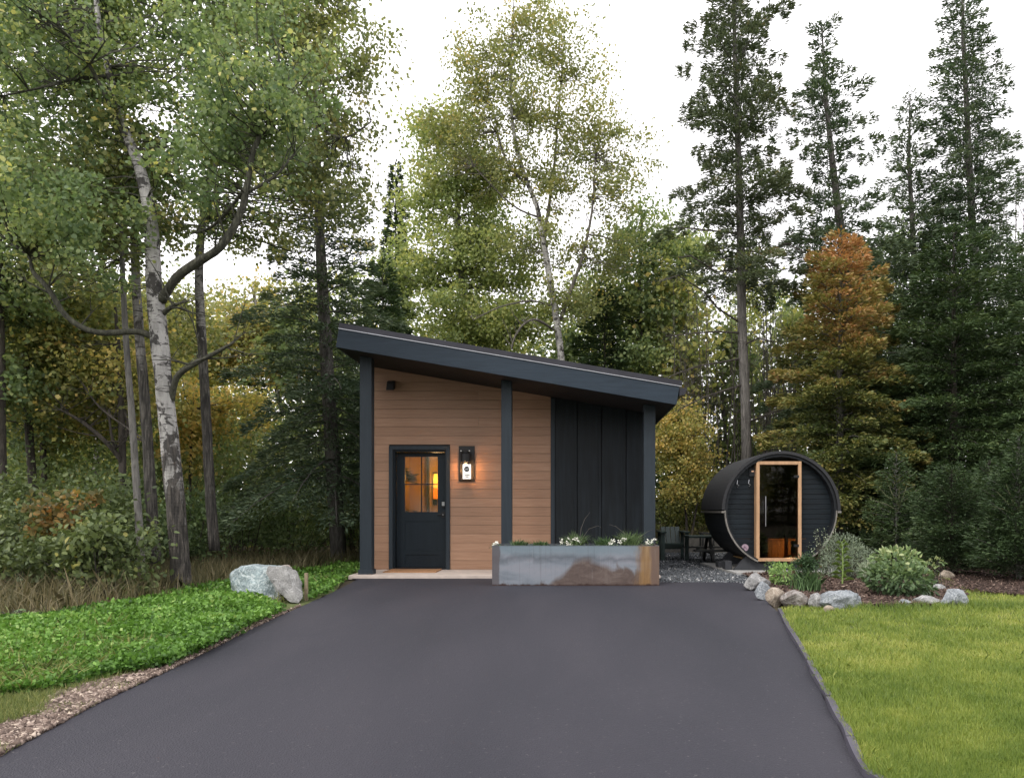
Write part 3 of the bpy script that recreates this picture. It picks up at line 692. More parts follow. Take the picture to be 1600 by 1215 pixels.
x, y = scatter(rng, clover_poly, 14000); k = vnoise(x, y, 1.1, 19) > .45; x, y = x[k], y[k]
blades('tall_grass', 'loose grass blades standing up through the clover on the left', 'grass', rng, x, y, np.full(len(x), .0), rng.uniform(.07, .17, len(x)), .004 + .0006 * y, 'verge', .5 + rng.normal(size=len(x)) * .25, .45, bent=True)
x, y = scatter(rng, gravel_poly, 26000, holes=(pad_poly,)); n = len(x); s = rng.uniform(.014, .028, n)
chunks('gravel', 'blue-grey crushed gravel between the cabin and the barrel sauna', 'gravel', rng, x, y, np.full(n, -.012) + rng.uniform(0, .012, n), s * 1.2, s, s * .7, 'stonechip', .45 + rng.normal(size=n) * .25)
for nm, poly, z, lab, nn in (('mulch', bed_poly, .04, 'reddish brown bark mulch inside the ring of rocks', 17000), ('mulch', bed2_poly, .025, 'dark bark mulch border under the low conifers at the right', 13000)):
    x, y = scatter(rng, poly, nn); n = len(x); s = rng.uniform(.018, .038, n)
    chunks(nm, lab, 'mulch', rng, x, y, z + rng.uniform(0, .02, n), s * 1.3, s * .6, s * .22, 'chip', (.5 if z > .03 else .36) + rng.normal(size=n) * .24, tilt=.35)
# leaf litter on the forest floor
x = rng.uniform(-16, 16, 16000); y = rng.uniform(9, 26, 16000); k = ~in_poly(x, y, clover_poly) & ~in_poly(x, y, gravel_poly) & ~in_poly(x, y, bed2_poly) & ~in_poly(x, y, bed_poly) & ~((x > -3.7) & (x < 5.2) & (y < 19))
x, y = x[k], y[k]; n = len(x)
V, F = leaves(np.stack([x, y, rng.uniform(-.02, .03, n)], 1), rnd_dirs(rng, n), rnd_dirs(rng, n, 2), .09, .07)
props(link('leaf_litter', np_mesh('leaf_litter', V, F, np.repeat(rng.uniform(.1, 1, n), 4)), M['dry']), 'fallen leaves lying on the forest floor under the trees', 'leaves', None, 'stuff')

# edging strip along the lawn
ed = empty('lawn_edging', (*R_edge[5], 0), 'purple-grey edging boards between the driveway and the lawn', 'edging')
def rp(t):
    pts = [R_edge[4], R_edge[5], R_edge[6], R_edge[7], (1.36, 2.0)]
    i = min(int(t), len(pts)-2); f = t - i; a, b = pts[i], pts[i+1]; return Vector((a[0]+(b[0]-a[0])*f, a[1]+(b[1]-a[1])*f, 0))
for (t0, t1, s_) in ((0.0, .95, 1), (.97, 1.80, 2), (1.82, 2.55, 3), (2.57, 3.6, 4)):
    mb = MB(); q = []
    N_ = 10
    for i in range(N_ + 1):
        t = t0 + (t1 - t0) * i / N_; c = rp(t); w = .012 * math.sin(i * .7 + s_) ; 
        q.append((c.x + w * .5 + .012, c.y, .034 + .007 * math.sin(i * .9 + s_ * 2)))
    vs_ = []
    for (x_, y_, z_) in q:
        vs_ += [(x_ - .016, y_, -.01), (x_ + .016, y_, -.01), (x_ + .016 + .006, y_, z_), (x_ - .016, y_, z_)]
    fs = []
    for i in range(N_):
        for k in range(4): a = i*4 + k; b = i*4 + (k+1) % 4; fs.append((a, b, b+4, a+4))
    fs += [(3, 2, 1, 0), (N_*4, N_*4+1, N_*4+2, N_*4+3)]
    mb.add(vs_, fs); mb.build('edging_board', M['edge'], ed)

# ------------------------------------------------------------------ the cabin
WY, PY, FY = 12.97, 12.00, 11.56                # wall face, post face, fascia face
WX0, WX1, SPL = -3.50, 1.45, -.31               # wall ends, end of wood siding
def SOF(x): return 3.036 - .169 * x             # soffit height
cabin = empty('cabin', (-1.0, 13, 0), 'small shed-roofed cabin with brown siding and charcoal boards at the end of the driveway', 'cabin')
def clip_top(poly, off=0):
    out = []
    f = lambda p: SOF(p[0]) + off - p[1]
    for i in range(len(poly)):
        a, b = poly[i], poly[(i+1) % len(poly)]; fa, fb = f(a), f(b)
        if fa >= 0: out.append(a)
        if (fa >= 0) != (fb >= 0):
            t = fa / (fa - fb); out.append((a[0]+(b[0]-a[0])*t, a[1]+(b[1]-a[1])*t))
    return out
DX0, DX1, DZ = -3.09, -2.15, 2.155              # door opening
TX0, TX1, TZ = -3.157, -2.085, 2.222            # outer edge of door casing
rh = .157; z = .052; r = 0
BM = M['siding']; rr = random.Random(5)
while z < 3.62:
    z1 = z + rh - .0045
    segs = [(WX0 + .012, SPL)] if z >= TZ else [(WX0 + .012, TX0 - .002), (TX1 + .002, SPL)]
    for a, b in segs:
        if b - a > 3 and r % 3 == 1: cut = [(a, a + 1.9), (a + 1.903, b)]
        else: cut = [(a, b)]
        for a_, b_ in cut:
            zz0 = z
            if z < TZ < z1 and a_ < TX1 and b_ > TX0:
                pass
            pl = clip_top([(a_, zz0), (b_, zz0), (b_, z1), (a_, z1)], -.004)
            if z < TZ < z + rh and (a_ < TX0 < b_ or (TX0 < a_)):
                pass
            if len(pl) >= 3:
                mb = MB(); mb.prism_y(pl, WY - rr.uniform(0, .003), WY + .02); mb.build('siding_board', BM, cabin)
    z += rh; r += 1
# structural front wall behind the boards, with the door opening left free
mb = MB()
for x0, x1, z0, z1 in ((WX0, DX0, -.02, 9), (DX0, DX1, DZ, 9), (DX1, WX1, -.02, 9)):
    mb.prism_y(clip_top([(x0, z0), (x1, z0), (x1, z1), (x0, z1)], -.006), WY + .021, WY + .14)
mb.build('wall', M['soffit'], cabin)
BK = 17.9
MB().prism_y(clip_top([(WX0, -.02), (WX1, -.02), (WX1, 9), (WX0, 9)], -.006), BK - .12, BK).build('wall', M['char'], cabin)
MB().box(WX0, WX0 + .12, WY + .14, BK - .12, -.02, SOF(WX0 + .12) - .006).build('wall', M['char'], cabin)
MB().box(WX1 - .12, WX1, WY + .14, BK - .12, -.02, SOF(WX1) - .006).build('wall', M['char'], cabin)
MB().box(WX0 - .03, WX0 + .01, WY - .02, WY + .10, -.01, SOF(WX0) - .03).build('corner_trim', M['slate_post'], cabin)
# charcoal vertical boards
MB().box(SPL + .002, SPL + .07, WY - .022, WY + .019, .05, SOF(SPL + .07) - .01).build('corner_trim', M['slate_post'], cabin)
bx_ = [SPL + .072, .155, .585, 1.015, 1.44]
for i in range(4):
    a, b = bx_[i] + .006, bx_[i+1] - .006
    off = (.004, .000, .006, .002)[i]
    MB().prism_y(clip_top([(a, .05), (b, .05), (b, 9), (a, 9)], -.005), WY - .012 - off, WY + .019).build('vertical_board', M['char'], cabin, bevel=.003)
for i in (1, 2, 3):
    a = bx_[i]
    MB().prism_y(clip_top([(a - .05, .052), (a - .008, .052), (a - .008, 9), (a - .05, 9)], -.006), WY - .030, WY - .013 - .008).build('batten', M['char'], cabin)
# posts
for px0, px1 in ((562, 580.5), (783, 799.5), (1006, 1024)):
    a, b = (px0 - VX) / FPX * PY, (px1 - VX) / FPX * PY
    p_ = MB().prism_y(clip_top([(a, .0), (b, .0), (b, 9), (a, 9)], -.004), PY, PY + .18).build('post', M['slate_post'], cabin, bevel=.004)
    MB().box(a - .022, b + .022, PY - .022, PY + .20, .001, .125).build('post_base', M['slate_post'], p_, bevel=.004)
# porch slab
MB().box(-3.53, 1.48, 11.80, WY + .30, -.02, .048).build('porch_slab', M['concrete'], cabin, bevel=.006)
# beam line above posts + soffit
RX0, RX1 = -3.66, 1.70
def slab_roof(x0, x1, y0, y1, zo0, zo1): return [(x0, SOF(x0) + zo0), (x1, SOF(x1) + zo0), (x1, SOF(x1) + zo1), (x0, SOF(x0) + zo1)]
MB().prism_y(slab_roof(RX0 + .03, RX1 - .03, 0, 0, .0, .015), FY + .04, BK + .35).build('soffit', M['soffit'], cabin)
# fascia: ends cut square to the slope
sx_ = .169 / math.hypot(1, .169); cx_ = 1 / math.hypot(1, .169)
def rake(x0, x1, d0, d1):
    """parallelogram along the slope, ends perpendicular to it; d0,d1 = offsets up from soffit line"""
    q = []
    for x_, d in ((x0, d0), (x1, d0), (x1, d1), (x0, d1)): q.append((x_ + d * sx_, SOF(x_) + d * cx_))
    return q
fas = MB(); fas.prism_y(rake(RX0 + .005, RX1, -.002, .285), FY, FY + .04); fas.build('fascia_board', M['slate'], cabin, bevel=.003)
MB().prism_y(rake(RX0, RX1 + .03, .289, .299), FY - .016, FY + .03).build('drip_hem', M['hem'], cabin)
MB().prism_y(rake(RX0, RX1 + .03, .301, .385), FY - .006, FY + .03).build('rake_trim', M['metal_dark'], cabin)
MB().prism_y(rake(RX0 + .005, RX1, -.002, .285), BK + .36, BK + .40).build('fascia_board', M['slate'], cabin)
roof = MB(); roof.prism_y(rake(RX0 + .04, RX1 - .03, .02, .36), FY + .045, BK + .355).build('roof', M['roof'], cabin)
for k in range(13):
    yy = FY + .35 + k * .5
    MB().prism_y(rake(RX0 + .04, RX1 - .03, .362, .39), yy, yy + .03).build('roof_seam', M['roof'], cabin)
# high-side and low-side fascias, gutter
MB().add([(RX0, FY + .042, SOF(RX0)), (RX0 + .035, FY + .042, SOF(RX0)), (RX0 + .035, BK + .36, SOF(RX0)), (RX0, BK + .36, SOF(RX0)),
          (RX0 + .05, FY + .042, SOF(RX0) + .37), (RX0 + .085, FY + .042, SOF(RX0) + .37), (RX0 + .085, BK + .36, SOF(RX0) + .37), (RX0 + .05, BK + .36, SOF(RX0) + .37)],
         [(0,3,2,1),(4,5,6,7),(0,1,5,4),(1,2,6,5),(2,3,7,6),(3,0,4,7)]).build('fascia_board', M['slate'], cabin)
zr = SOF(RX1)
MB().add([(RX1 - .03, FY + .042, zr), (RX1, FY + .042, zr), (RX1, BK + .36, zr), (RX1 - .03, BK + .36, zr),
          (RX1 + .018, FY + .042, zr + .30), (RX1 + .048, FY + .042, zr + .30), (RX1 + .048, BK + .36, zr + .30), (RX1 + .018, BK + .36, zr + .30)],
         [(0,3,2,1),(4,5,6,7),(0,1,5,4),(1,2,6,5),(2,3,7,6),(3,0,4,7)]).build('fascia_board', M['slate'], cabin)
gz = zr + .27
g_poly = [(RX1 + .05, gz), (RX1 + .16, gz), (RX1 + .175, gz - .02), (RX1 + .13, gz - .10), (RX1 + .05, gz - .13)]
MB().prism_y(g_poly, FY + .03, BK + .36).build('gutter', M['metal_dark'], cabin)
# door casing, jambs, threshold
cs = MB(); y0 = WY - .028
MB().box(TX0, DX0, y0, WY + .02, .05, TZ).build('door_casing', M['slate_post'], cabin, bevel=.002)
MB().box(DX1, TX1, y0, WY + .02, .05, TZ).build('door_casing', M['slate_post'], cabin, bevel=.002)
MB().box(DX0 + .001, DX1 - .001, y0, WY + .02, DZ, TZ).build('door_casing', M['slate_post'], cabin, bevel=.002)
jb = MB(); jb.box(DX0, DX0 + .025, WY + .021, WY + .25, .05, DZ - .001); jb.box(DX1 - .025, DX1, WY + .021, WY + .25, .05, DZ - .001); jb.box(DX0 + .026, DX1 - .026, WY + .021, WY + .25, DZ - .03, DZ - .001)
jb.build('door_jamb', M['door'], cabin)
MB().box(DX0 + .026, DX1 - .026, WY - .01, WY + .25, .049, .072).build('threshold', M['metal_dark'], cabin)
# door
DY = WY + .17; door = MB(); a, b = DX0 + .03, DX1 - .03; gx0, gx1, gz0, gz1 = -2.918, -2.331, 1.063, 2.045
door.box(a, gx0, DY, DY + .045, .075, DZ - .035); door.box(gx1, b, DY, DY + .045, .075, DZ - .035)
door.box(gx0, gx1, DY, DY + .045, gz1, DZ - .035); door.box(gx0, gx1, DY, DY + .045, .895, gz0)
door.box(gx0, gx1, DY, DY + .045, .30, .372); door.box(gx0, gx1, DY + .001, DY + .045, .075, .12)
door.box(gx0, gx1, DY + .014, DY + .04, .372, .895); door.box(gx0, gx1, DY + .014, DY + .04, .12, .30)
DO = door.build('door', M['door'], cabin)
mx_, mz_ = -2.622, 1.555
M['pane'] = m_glass('door_glass', (.80, .66, .34), .20, .06)
for (x0, x1) in ((gx0, mx_ - .009), (mx_ + .009, gx1)):
    for (z0, z1) in ((gz0, mz_ - .009), (mz_ + .009, gz1)):
        MB().box(x0 + .001, x1 - .001, DY + .018, DY + .022, z0 + .001, z1 - .001).build('pane', M['pane'], DO)
MB().box(mx_ - .009, mx_ + .009, DY + .004, DY + .034, gz0, gz1).build('muntin', M['door'], DO)
MB().box(gx0, mx_ - .0095, DY + .005, DY + .033, mz_ - .009, mz_ + .009).build('muntin', M['door'], DO)
MB().box(mx_ + .0095, gx1, DY + .005, DY + .033, mz_ - .009, mz_ + .009).build('muntin', M['door'], DO)
kx = (693 - VX) / FPX * DY; kz = CAM_H - (788 - VY) / FPX * DY
kp = MB(); kp.box(kx - .033, kx + .033, DY - .028, DY - .001, kz - .055, kz + .055); kp.build('keypad', M['black'], DO, bevel=.005)
MB().box(kx - .024, kx + .024, DY - .032, DY - .029, kz - .02, kz + .048).build('keypad_screen', M['nickel'], DO)
hz_ = kz - .18
hd = MB(); hd.box(kx - .035, kx + .035, DY - .014, DY - .001, hz_ - .05, hz_ + .05)
hd.tube([(kx, DY - .014, hz_), (kx, DY - .05, hz_)], .013, 10); hd.tube([(kx, DY - .05, hz_), (kx - .03, DY - .055, hz_), (kx - .10, DY - .052, hz_ + .002)], .010, 8)
hd.build('handle', M['black'], DO)
MB().tube([(kx, DY - .064, hz_), (kx, DY - .051, hz_)], .010, 10).build('lock_cylinder', M['nickel'], DO)
# warm room seen through the glass
MB().box(WX0 + .121, WX1 - .121, WY + .31, BK - .121, -.01, .05).build('interior_floor', M['floor'], cabin)
MB().box(-3.36, -.4, 15.6, 15.7, .05, 2.75).build('interior_wall', M['warmwall'], cabin)
MB().box(-3.375, -3.362, WY + .30, 15.6, .05, 2.75).build('interior_wall', M['warmwall'], cabin)
MB().box(-.4, -.3, WY + .30, 15.7, .05, 2.75).build('interior_wall', M['warmwall'], cabin)
MB().box(-3.375, -.3, WY + .142, 15.7, 2.76, 2.80).build('interior_ceiling', M['warmwall'], cabin)
MB().box(-2.985, -2.94, 15.50, 15.599, .05, 2.45).build('inner_door_casing', M['dark_paint'], cabin)
sc = empty('wall_sconce', (-2.80, 15.55, 1.6), 'lit amber sconce on the wall inside, seen through the right door panes', 'lamp')
c = (-2.80, 15.52, 0)
MB().lathe_z((c[0], c[1], 1.56), [(.045, 0), (.05, .10), (.05, .22), (.035, .30)], 16).build('lamp_shade', m_emit('amber_lamp_glass', (1.0, .58, .18), 3.0), sc, smooth=True)
MB().box(c[0] - .07, c[0] + .02, c[1] + .052, c[1] + .075, 1.2, 1.9).build('backplate', M['black'], sc)
MB().box(c[0] - .045, c[0] + .055, c[1] - .03, c[1] + .03, 1.33, 1.55).build('lamp_body', m_emit('amber_lamp_body', (1.0, .36, .05), 1.0), sc)
pl_ = bpy.data.lights.new('sconce_light', 'POINT'); pl_.energy = 15; pl_.color = (1, .64, .28); pl_.shadow_soft_size = .08
po = bpy.data.objects.new('sconce_light', pl_); COL.objects.link(po); po.parent = sc; po.location = (.12, -.45, .15)

# wall lantern with plaque
def WP(px, py, Y=WY): return P(px, py, Y)
lx0, lx1 = (717.3 - VX) / FPX * WY, (741.8 - VX) / FPX * WY; lz1, lz0 = WP(0, 696.5).z, WP(0, 751.5).z
lan = empty('wall_lantern', ((lx0 + lx1) / 2, WY, lz0), 'black wall lantern with tall backplate and small white plaque beside the door', 'lantern')
MB().box(lx0, lx1, WY - .026, WY - .004, lz0, lz1).build('backplate', M['black'], lan, bevel=.003)
lc = (P(729.0, 0, WY).x, WY - .125); zz = lambda py: CAM_H - (py - VY) / FPX * WY
MB().lathe_z((lc[0], lc[1], zz(722)), [(.083, 0), (.083, .14), (.066, .165), (.066, .185), (.03, .20)], 24).build('shade', M['black'], lan, smooth=False)
for s in (-1, 1):
    MB().lathe_z((lc[0] + s * .072, lc[1] - .05, zz(705.2)), [(.001, -.012), (.010, -.008), (.012, 0), (.010, .008), (.001, .012)], 10).build('screw', M['white'], lan, smooth=True)
    MB().tube([(lc[0] + s * .078, lc[1] - .03, zz(749)), (lc[0] + s * .078, lc[1] - .03, zz(704))], .0045, 6).build('frame_rod', M['black'], lan)
M['lens'] = m_glass('lantern_glass', (1, .93, .8), .04, .02)
MB().lathe_z((lc[0], lc[1], zz(747)), [(.062, 0), (.062, zz(722) - zz(747) - .002)], 24).build('glass', M['lens'], lan, smooth=False)
MB().lathe_z((lc[0], lc[1], zz(749.5)), [(.07, 0), (.07, .018)], 24).build('bottom_ring', M['black'], lan)
MB().box(lc[0] - .02, lc[0] + .02, lc[1] + .055, WY - .026, zz(716), zz(712)).build('arm', M['black'], lan)
MB().lathe_z((lc[0], lc[1] + .01, zz(731)), [(.008, 0), (.022, .02), (.026, .045), (.016, .07)], 14).build('bulb', m_emit('warm_bulb', (1, .62, .28), 22), lan, smooth=True)
px0, px1 = P(723.0, 0, WY - .20).x, P(735.8, 0, WY - .20).x; pz1, pz0 = CAM_H + (VY - 725) / FPX * (WY - .2), CAM_H + (VY - 748) / FPX * (WY - .2)
M['plaque'] = m_emit('backlit_plaque', (1.0, .96, .88), .55)
PQ = MB().box(px0, px1, WY - .206, WY - .200, pz0, pz1).build('plaque', M['plaque'], lan)
pcx = (px0 + px1) / 2; pcz = pz1 - (pz1 - pz0) * .33
em = MB(); n_ = 28; em.prism_y([(pcx + .047 * math.cos(i * 2*math.pi/n_), pcz + .047 * math.sin(i * 2*math.pi/n_)) for i in range(n_)], WY - .2085, WY - .2065)
em.build('emblem', M['black'], PQ)
zg = MB()
pts = [(-.030, .018), (-.016, -.018), (-.004, .014), (.008, -.018), (.018, .006)]
for (a0, a1), (b0, b1) in zip(pts[:-1], pts[1:]): zg.prism_y([(pcx + a0 - .004, pcz + a1), (pcx + a0 + .004, pcz + a1), (pcx + b0 + .004, pcz + b1), (pcx + b0 - .004, pcz + b1)], WY - .2115, WY - .209)
for i in range(12):
    a0, a1 = i * math.pi / 6, (i + 1) * math.pi / 6
    zg.prism_y([(pcx + .022 + r_ * math.cos(t_), pcz + .006 + r_ * math.sin(t_)) for r_, t_ in ((.010, a0), (.016, a0), (.016, a1), (.010, a1))], WY - .2115, WY - .2092)
zg.build('emblem_mark', M['white'], PQ)
def text(name, s, x, y, z, size, mat, parent, bold=0):
    cu = bpy.data.curves.new(name, 'FONT'); cu.body = s; cu.size = size; cu.align_x = 'CENTER'; cu.extrude = .0006; cu.offset = bold
    o = bpy.data.objects.new(name, cu); COL.objects.link(o)
    dg = bpy.context.evaluated_depsgraph_get(); me = bpy.data.meshes.new_from_object(o.evaluated_get(dg))
    COL.objects.unlink(o); bpy.data.objects.remove(o)
    me.materials.clear()
    for v in me.vertices: v.co = (v.co.x + x, y - v.co.z, v.co.y + z)
    return link(name, me, mat, parent)
text('lettering', 'Nolan Loft', pcx, WY - .2075, pz0 + .093, .026, M['black'], PQ)
text('lettering', 'CABIN', pcx, WY - .2075, pz0 + .056, .038, M['black'], PQ, .0012)
text('lettering', 'ONE', pcx, WY - .2075, pz0 + .024, .034, M['black'], PQ, .0012)
ll = bpy.data.lights.new('lantern_light', 'POINT'); ll.energy = 4.5; ll.color = (1, .50, .20); ll.shadow_soft_size = .03
lo = bpy.data.objects.new('lantern_light', ll); COL.objects.link(lo); lo.parent = lan; lo.location = (lc[0] - lan.location.x, lc[1] + .0 - lan.location.y, zz(735.5) - lan.location.z)

# security light high on the wall
cx2, cz2 = P(613.5, 0, WY).x, P(0, 603, WY).z
cam2 = empty('floodlight', (cx2, WY, cz2), 'small black floodlight high on the brown siding by the left post', 'floodlight')
MB().lathe_z((cx2, WY - .03, cz2 - .01), [(.05, -.03), (.05, .03)], 16).build('mount', M['black'], cam2)
hb = MB(); hb.add([(cx2-.08, WY-.16, cz2-.10), (cx2+.06, WY-.16, cz2-.10), (cx2+.06, WY-.06, cz2-.05), (cx2-.08, WY-.06, cz2-.05),
                   (cx2-.07, WY-.13, cz2+.06), (cx2+.06, WY-.13, cz2+.06), (cx2+.06, WY-.04, cz2+.09), (cx2-.07, WY-.04, cz2+.09)],
                  [(0,3,2,1),(4,5,6,7),(0,1,5,4),(1,2,6,5),(2,3,7,6),(3,0,4,7)]); hb.build('housing', M['black'], cam2, bevel=.006)
MB().box(cx2 - .06, cx2 + .045, WY - .163, WY - .161, cz2 - .085, cz2 + .0).build('lens', M['soffit'], cam2)

# door mat
dm = MB().prism_z([(-3.10, 12.93), (-2.22, 12.93), (-2.215, 12.32), (-3.105, 12.32)], .049, .066).build('doormat', M['mat'])
props(dm, 'brown coir doormat lying on the porch slab in front of the door', 'doormat')

# ------------------------------------------------------------------ steel planter and its plants
QX0, QX1, QY0, QY1, QZ = -1.105, 1.318, 10.67, 11.27, .575
pln = empty('steel_planter', (0, 10.9, 0), 'long blue and rust patinated steel planter box in front of the charcoal boards', 'planter')
t_ = .008
w = MB(); w.box(QX0, QX1, QY0, QY0 + t_, 0, QZ); w.box(QX0, QX1, QY1 - t_, QY1, 0, QZ); w.box(QX0, QX0 + t_, QY0 + t_, QY1 - t_, 0, QZ); w.box(QX1 - t_, QX1, QY0 + t_, QY1 - t_, 0, QZ)
w.build('side_panels', M['steel'], pln)
rim = MB(); rim.box(QX0 - .002, QX1 + .002, QY0 - .003, QY0 + .03, QZ + .0005, QZ + .006); rim.box(QX0 - .002, QX1 + .002, QY1 - .03, QY1 + .003, QZ + .0005, QZ + .006)
rim.build('rim', plain('steel_rim', (.17, .20, .22), .45, .6), pln)
MB().box(QX0 + t_, QX1 - t_, QY0 + t_, QY1 - t_, .40, .545).build('soil', M['mulch_base'], pln)
rng = np.random.default_rng(21)
tuf = [(812, 10.95, .16, 300, 'short dark grass tuft at the left end of the planter'), (845, 10.9, .15, 300, 'short dark grass tuft second from the left in the planter'),
       (900, 11.0, .30, 420, 'spiky green grass clump in the middle of the planter'), (944, 11.0, .22, 300, 'low green grass clump between the white flowers in the planter'), (985, 10.95, .34, 480, 'tallest green grass clump near the right end of the planter')]
for px, Y, hh, n, lab in tuf:
    cx = (px - VX) / FPX * Y; x = cx + rng.normal(size=n) * .055; y = Y + rng.normal(size=n) * .05
    hh *= .85; n = int(n * .8); x, y = x[:n], y[:n]
    blades('grass_tuft', lab, 'grass tuft', rng, x, y, np.full(n, .545), hh * rng.uniform(.5, 1.1, n), .006, 'grassdark' if hh < .2 else 'hosta', rng.uniform(0, .8, n), .42, bent=True, kind=None)
for px0, px1_, Y, lab in ((770, 782, 10.85, 'tiny patch of white flowers at the left corner of the planter'), (872, 911, 10.85, 'large cluster of white flowers left of centre in the planter'),
                     (952, 980, 10.85, 'cluster of white flowers right of centre in the planter'), (1010, 1026, 10.85, 'small cluster of white flowers at the right corner of the planter')):
    a, b = (px0 - VX) / FPX * Y, (px1_ - VX) / FPX * Y; n = int((b - a) * 42) + 2
    rt = empty('white_flowers', ((a+b)/2, Y, .545), lab, 'flowers')
    cs_ = np.stack([rng.uniform(a, b, n), Y + rng.normal(size=n) * .06, .575 + rng.uniform(0, .10, n) * (1 if px1_ - px0 > 15 else .4)], 1)
    V = []; F = []
    k = np.repeat(np.arange(n), 9); ps = cs_[k] + rng.normal(size=(len(k), 3)) * .009
    V, F = leaves(ps, rnd_dirs(rng, len(k), .2), rnd_dirs(rng, len(k), 1), .024, .02, LEAF6)
    link('petals', np_mesh('petals', V, F), M['petal'], rt)['kind'] = 'stuff'
    m_ = n * 6; k = rng.integers(0, n, m_); ps = cs_[k] * [1, 1, 1] + rng.normal(size=(m_, 3)) * [.03, .03, .02] - [0, 0, .035]
    V, F = leaves(ps, rnd_dirs(rng, m_, .1), rnd_dirs(rng, m_, 1), .03, .02)
    link('foliage', np_mesh('foliage', V, F, np.repeat(rng.uniform(0, .8, m_), 4)), M['hosta'], rt)['kind'] = 'stuff'
# dry seed stalks arching out of the planter
st = MB()
for px0, pts in ((905, [(905, 850), (908, 825), (914, 810), (922, 800)]), (960, [(985, 845), (975, 832), (962, 822), (952, 819)]), (990, [(993, 850), (1002, 838), (1012, 830), (1020, 827)]), (940, [(905, 848), (920, 826), (934, 821), (940, 824)])):
    st.tube([P(a, b, 10.95) for a, b in pts], [.003, .0025, .002, .0012], 4)
props(st.build('dry_seed_stalks', M['twig']), 'thin dry seed stalks arching above the planter', 'stalks')

# ------------------------------------------------------------------ barrel sauna
SX, SZ, SY, SL = 3.725, 1.09, 12.90, 1.95
sau = empty('barrel_sauna', (SX, SY + 1, 0), 'black barrel sauna with golden pine door frame and dark glass door', 'sauna')
NS = 44; RO, RI = .985, .940
for i in range(NS):
    a0, a1 = 2*math.pi*i/NS, 2*math.pi*(i+1)/NS - .004
    q = [(SX + r_*math.cos(t), SZ + r_*math.sin(t)) for r_, t in ((RI, a0), (RO, a0), (RO, a1), (RI, a1))]
    mid = (a0 + a1) / 2
    if abs(math.cos(mid)) < .42 and math.sin(mid) < 0:            # staves cut back where the door frame drops through
        y0 = SY + .10
    else: y0 = SY
    MB().prism_y(q, y0, SY + SL).build('stave', M['sauna_stave'], sau)
rf = MB(); n_ = 40
for i in range(n_):
    a0, a1 = math.pi * i / n_ - .01, math.pi * (i+1) / n_ - .01
    q = [(SX + r_*math.cos(t), SZ + r_*math.sin(t)) for r_, t in ((RO + .004, a0), (RO + .055, a0), (RO + .055, a1), (RO + .004, a1))]
    if i < n_: rf.prism_y(q, SY - .035, SY + SL + .03)
rf.build('roof_cover', M['shingle'], sau)
# pale bottom edges of the cover and steel hoop
for s in (-1, 1):
    MB().box(min(SX + s*(RO+.002), SX + s*(RO+.062)), max(SX + s*(RO+.002), SX + s*(RO+.062)), SY - .04, SY + SL + .03, SZ - .045, SZ - .012).build('cover_edge', M['band'], sau)
for side in (-1, 1):
    hp = MB(); ring = [(RI + .022, -.006, -.001), (RO + .001, .012, .05)]
    for i in range(60):
        a0, a1 = math.pi + math.pi * i / 60, math.pi + math.pi * (i + 1) / 60; cm = math.cos((a0 + a1) / 2)
        if cm * side > .42:
            q = [(SX + r_*math.cos(t), SZ + r_*math.sin(t)) for r_, t in ((RO - .020, a0), (RO + .005, a0), (RO + .005, a1), (RO - .020, a1))]
            hp.prism_y(q, SY - .006, SY - .001)
            q = [(SX + r_*math.cos(t), SZ + r_*math.sin(t)) for r_, t in ((RO + .0005, a0), (RO + .005, a0), (RO + .005, a1), (RO + .0005, a1))]
            hp.prism_y(q, SY - .0009, SY + .05)
    hp.build('hoop', M['band'], sau)
# front wall of horizontal boards
FYW = SY + .15; bh = .0875; k = 0; z = SZ - RI + .004
fx0, fx1 = (1181.4 - VX) / FPX * (SY + .02), (1252 - VX) / FPX * (SY + .02)
fz1, fz0 = CAM_H + (VY - 720.5) / FPX * (SY + .02), CAM_H + (VY - 876.5) / FPX * (SY + .02)
def circ_clip(z0, z1, side):
    pts = []
    for t in np.linspace(0, 1, 5):
        zc = z0 + (z1 - z0) * t; v = RI**2 - (zc - SZ)**2
        pts.append((math.sqrt(max(v, 0)) - .003, zc))
    return pts
while z < SZ + RI - .01:
    z1 = min(z + bh - .006, SZ + RI - .004); pr = circ_clip(z, z1, 1)
    left = [(SX - a, b) for a, b in pr]; right = [(SX + a, b) for a, b in pr]
    if z1 > fz0 and z < fz1:
        if min(p[0] for p in left) < fx0 - .03:
            ll_ = [(min(a, fx0 - .004), b) for a, b in left]
            MB().prism_y([(fx0 - .003, z), (fx0 - .003, z1)] + ll_[::-1], FYW, FYW + .03).build('front_board', M['sauna_board'], sau)
        if max(p[0] for p in right) > fx1 + .03:
            rl_ = [(max(a, fx1 + .004), b) for a, b in right]
            MB().prism_y([(fx1 + .003, z1), (fx1 + .003, z)] + rl_, FYW, FYW + .03).build('front_board', M['sauna_board'], sau)
    elif max(p[0] for p in right) - SX > .05:
        MB().prism_y(left[::-1] + right, FYW, FYW + .03).build('front_board', M['sauna_board'], sau)
    z += bh
disc = [(SX + (RI - .002)*math.cos(i*2*math.pi/48), SZ + (RI - .002)*math.sin(i*2*math.pi/48)) for i in range(48)]
MB().prism_y(disc, SY + SL - .2, SY + SL - .16).build('back_wall', M['sauna_stave'], sau)
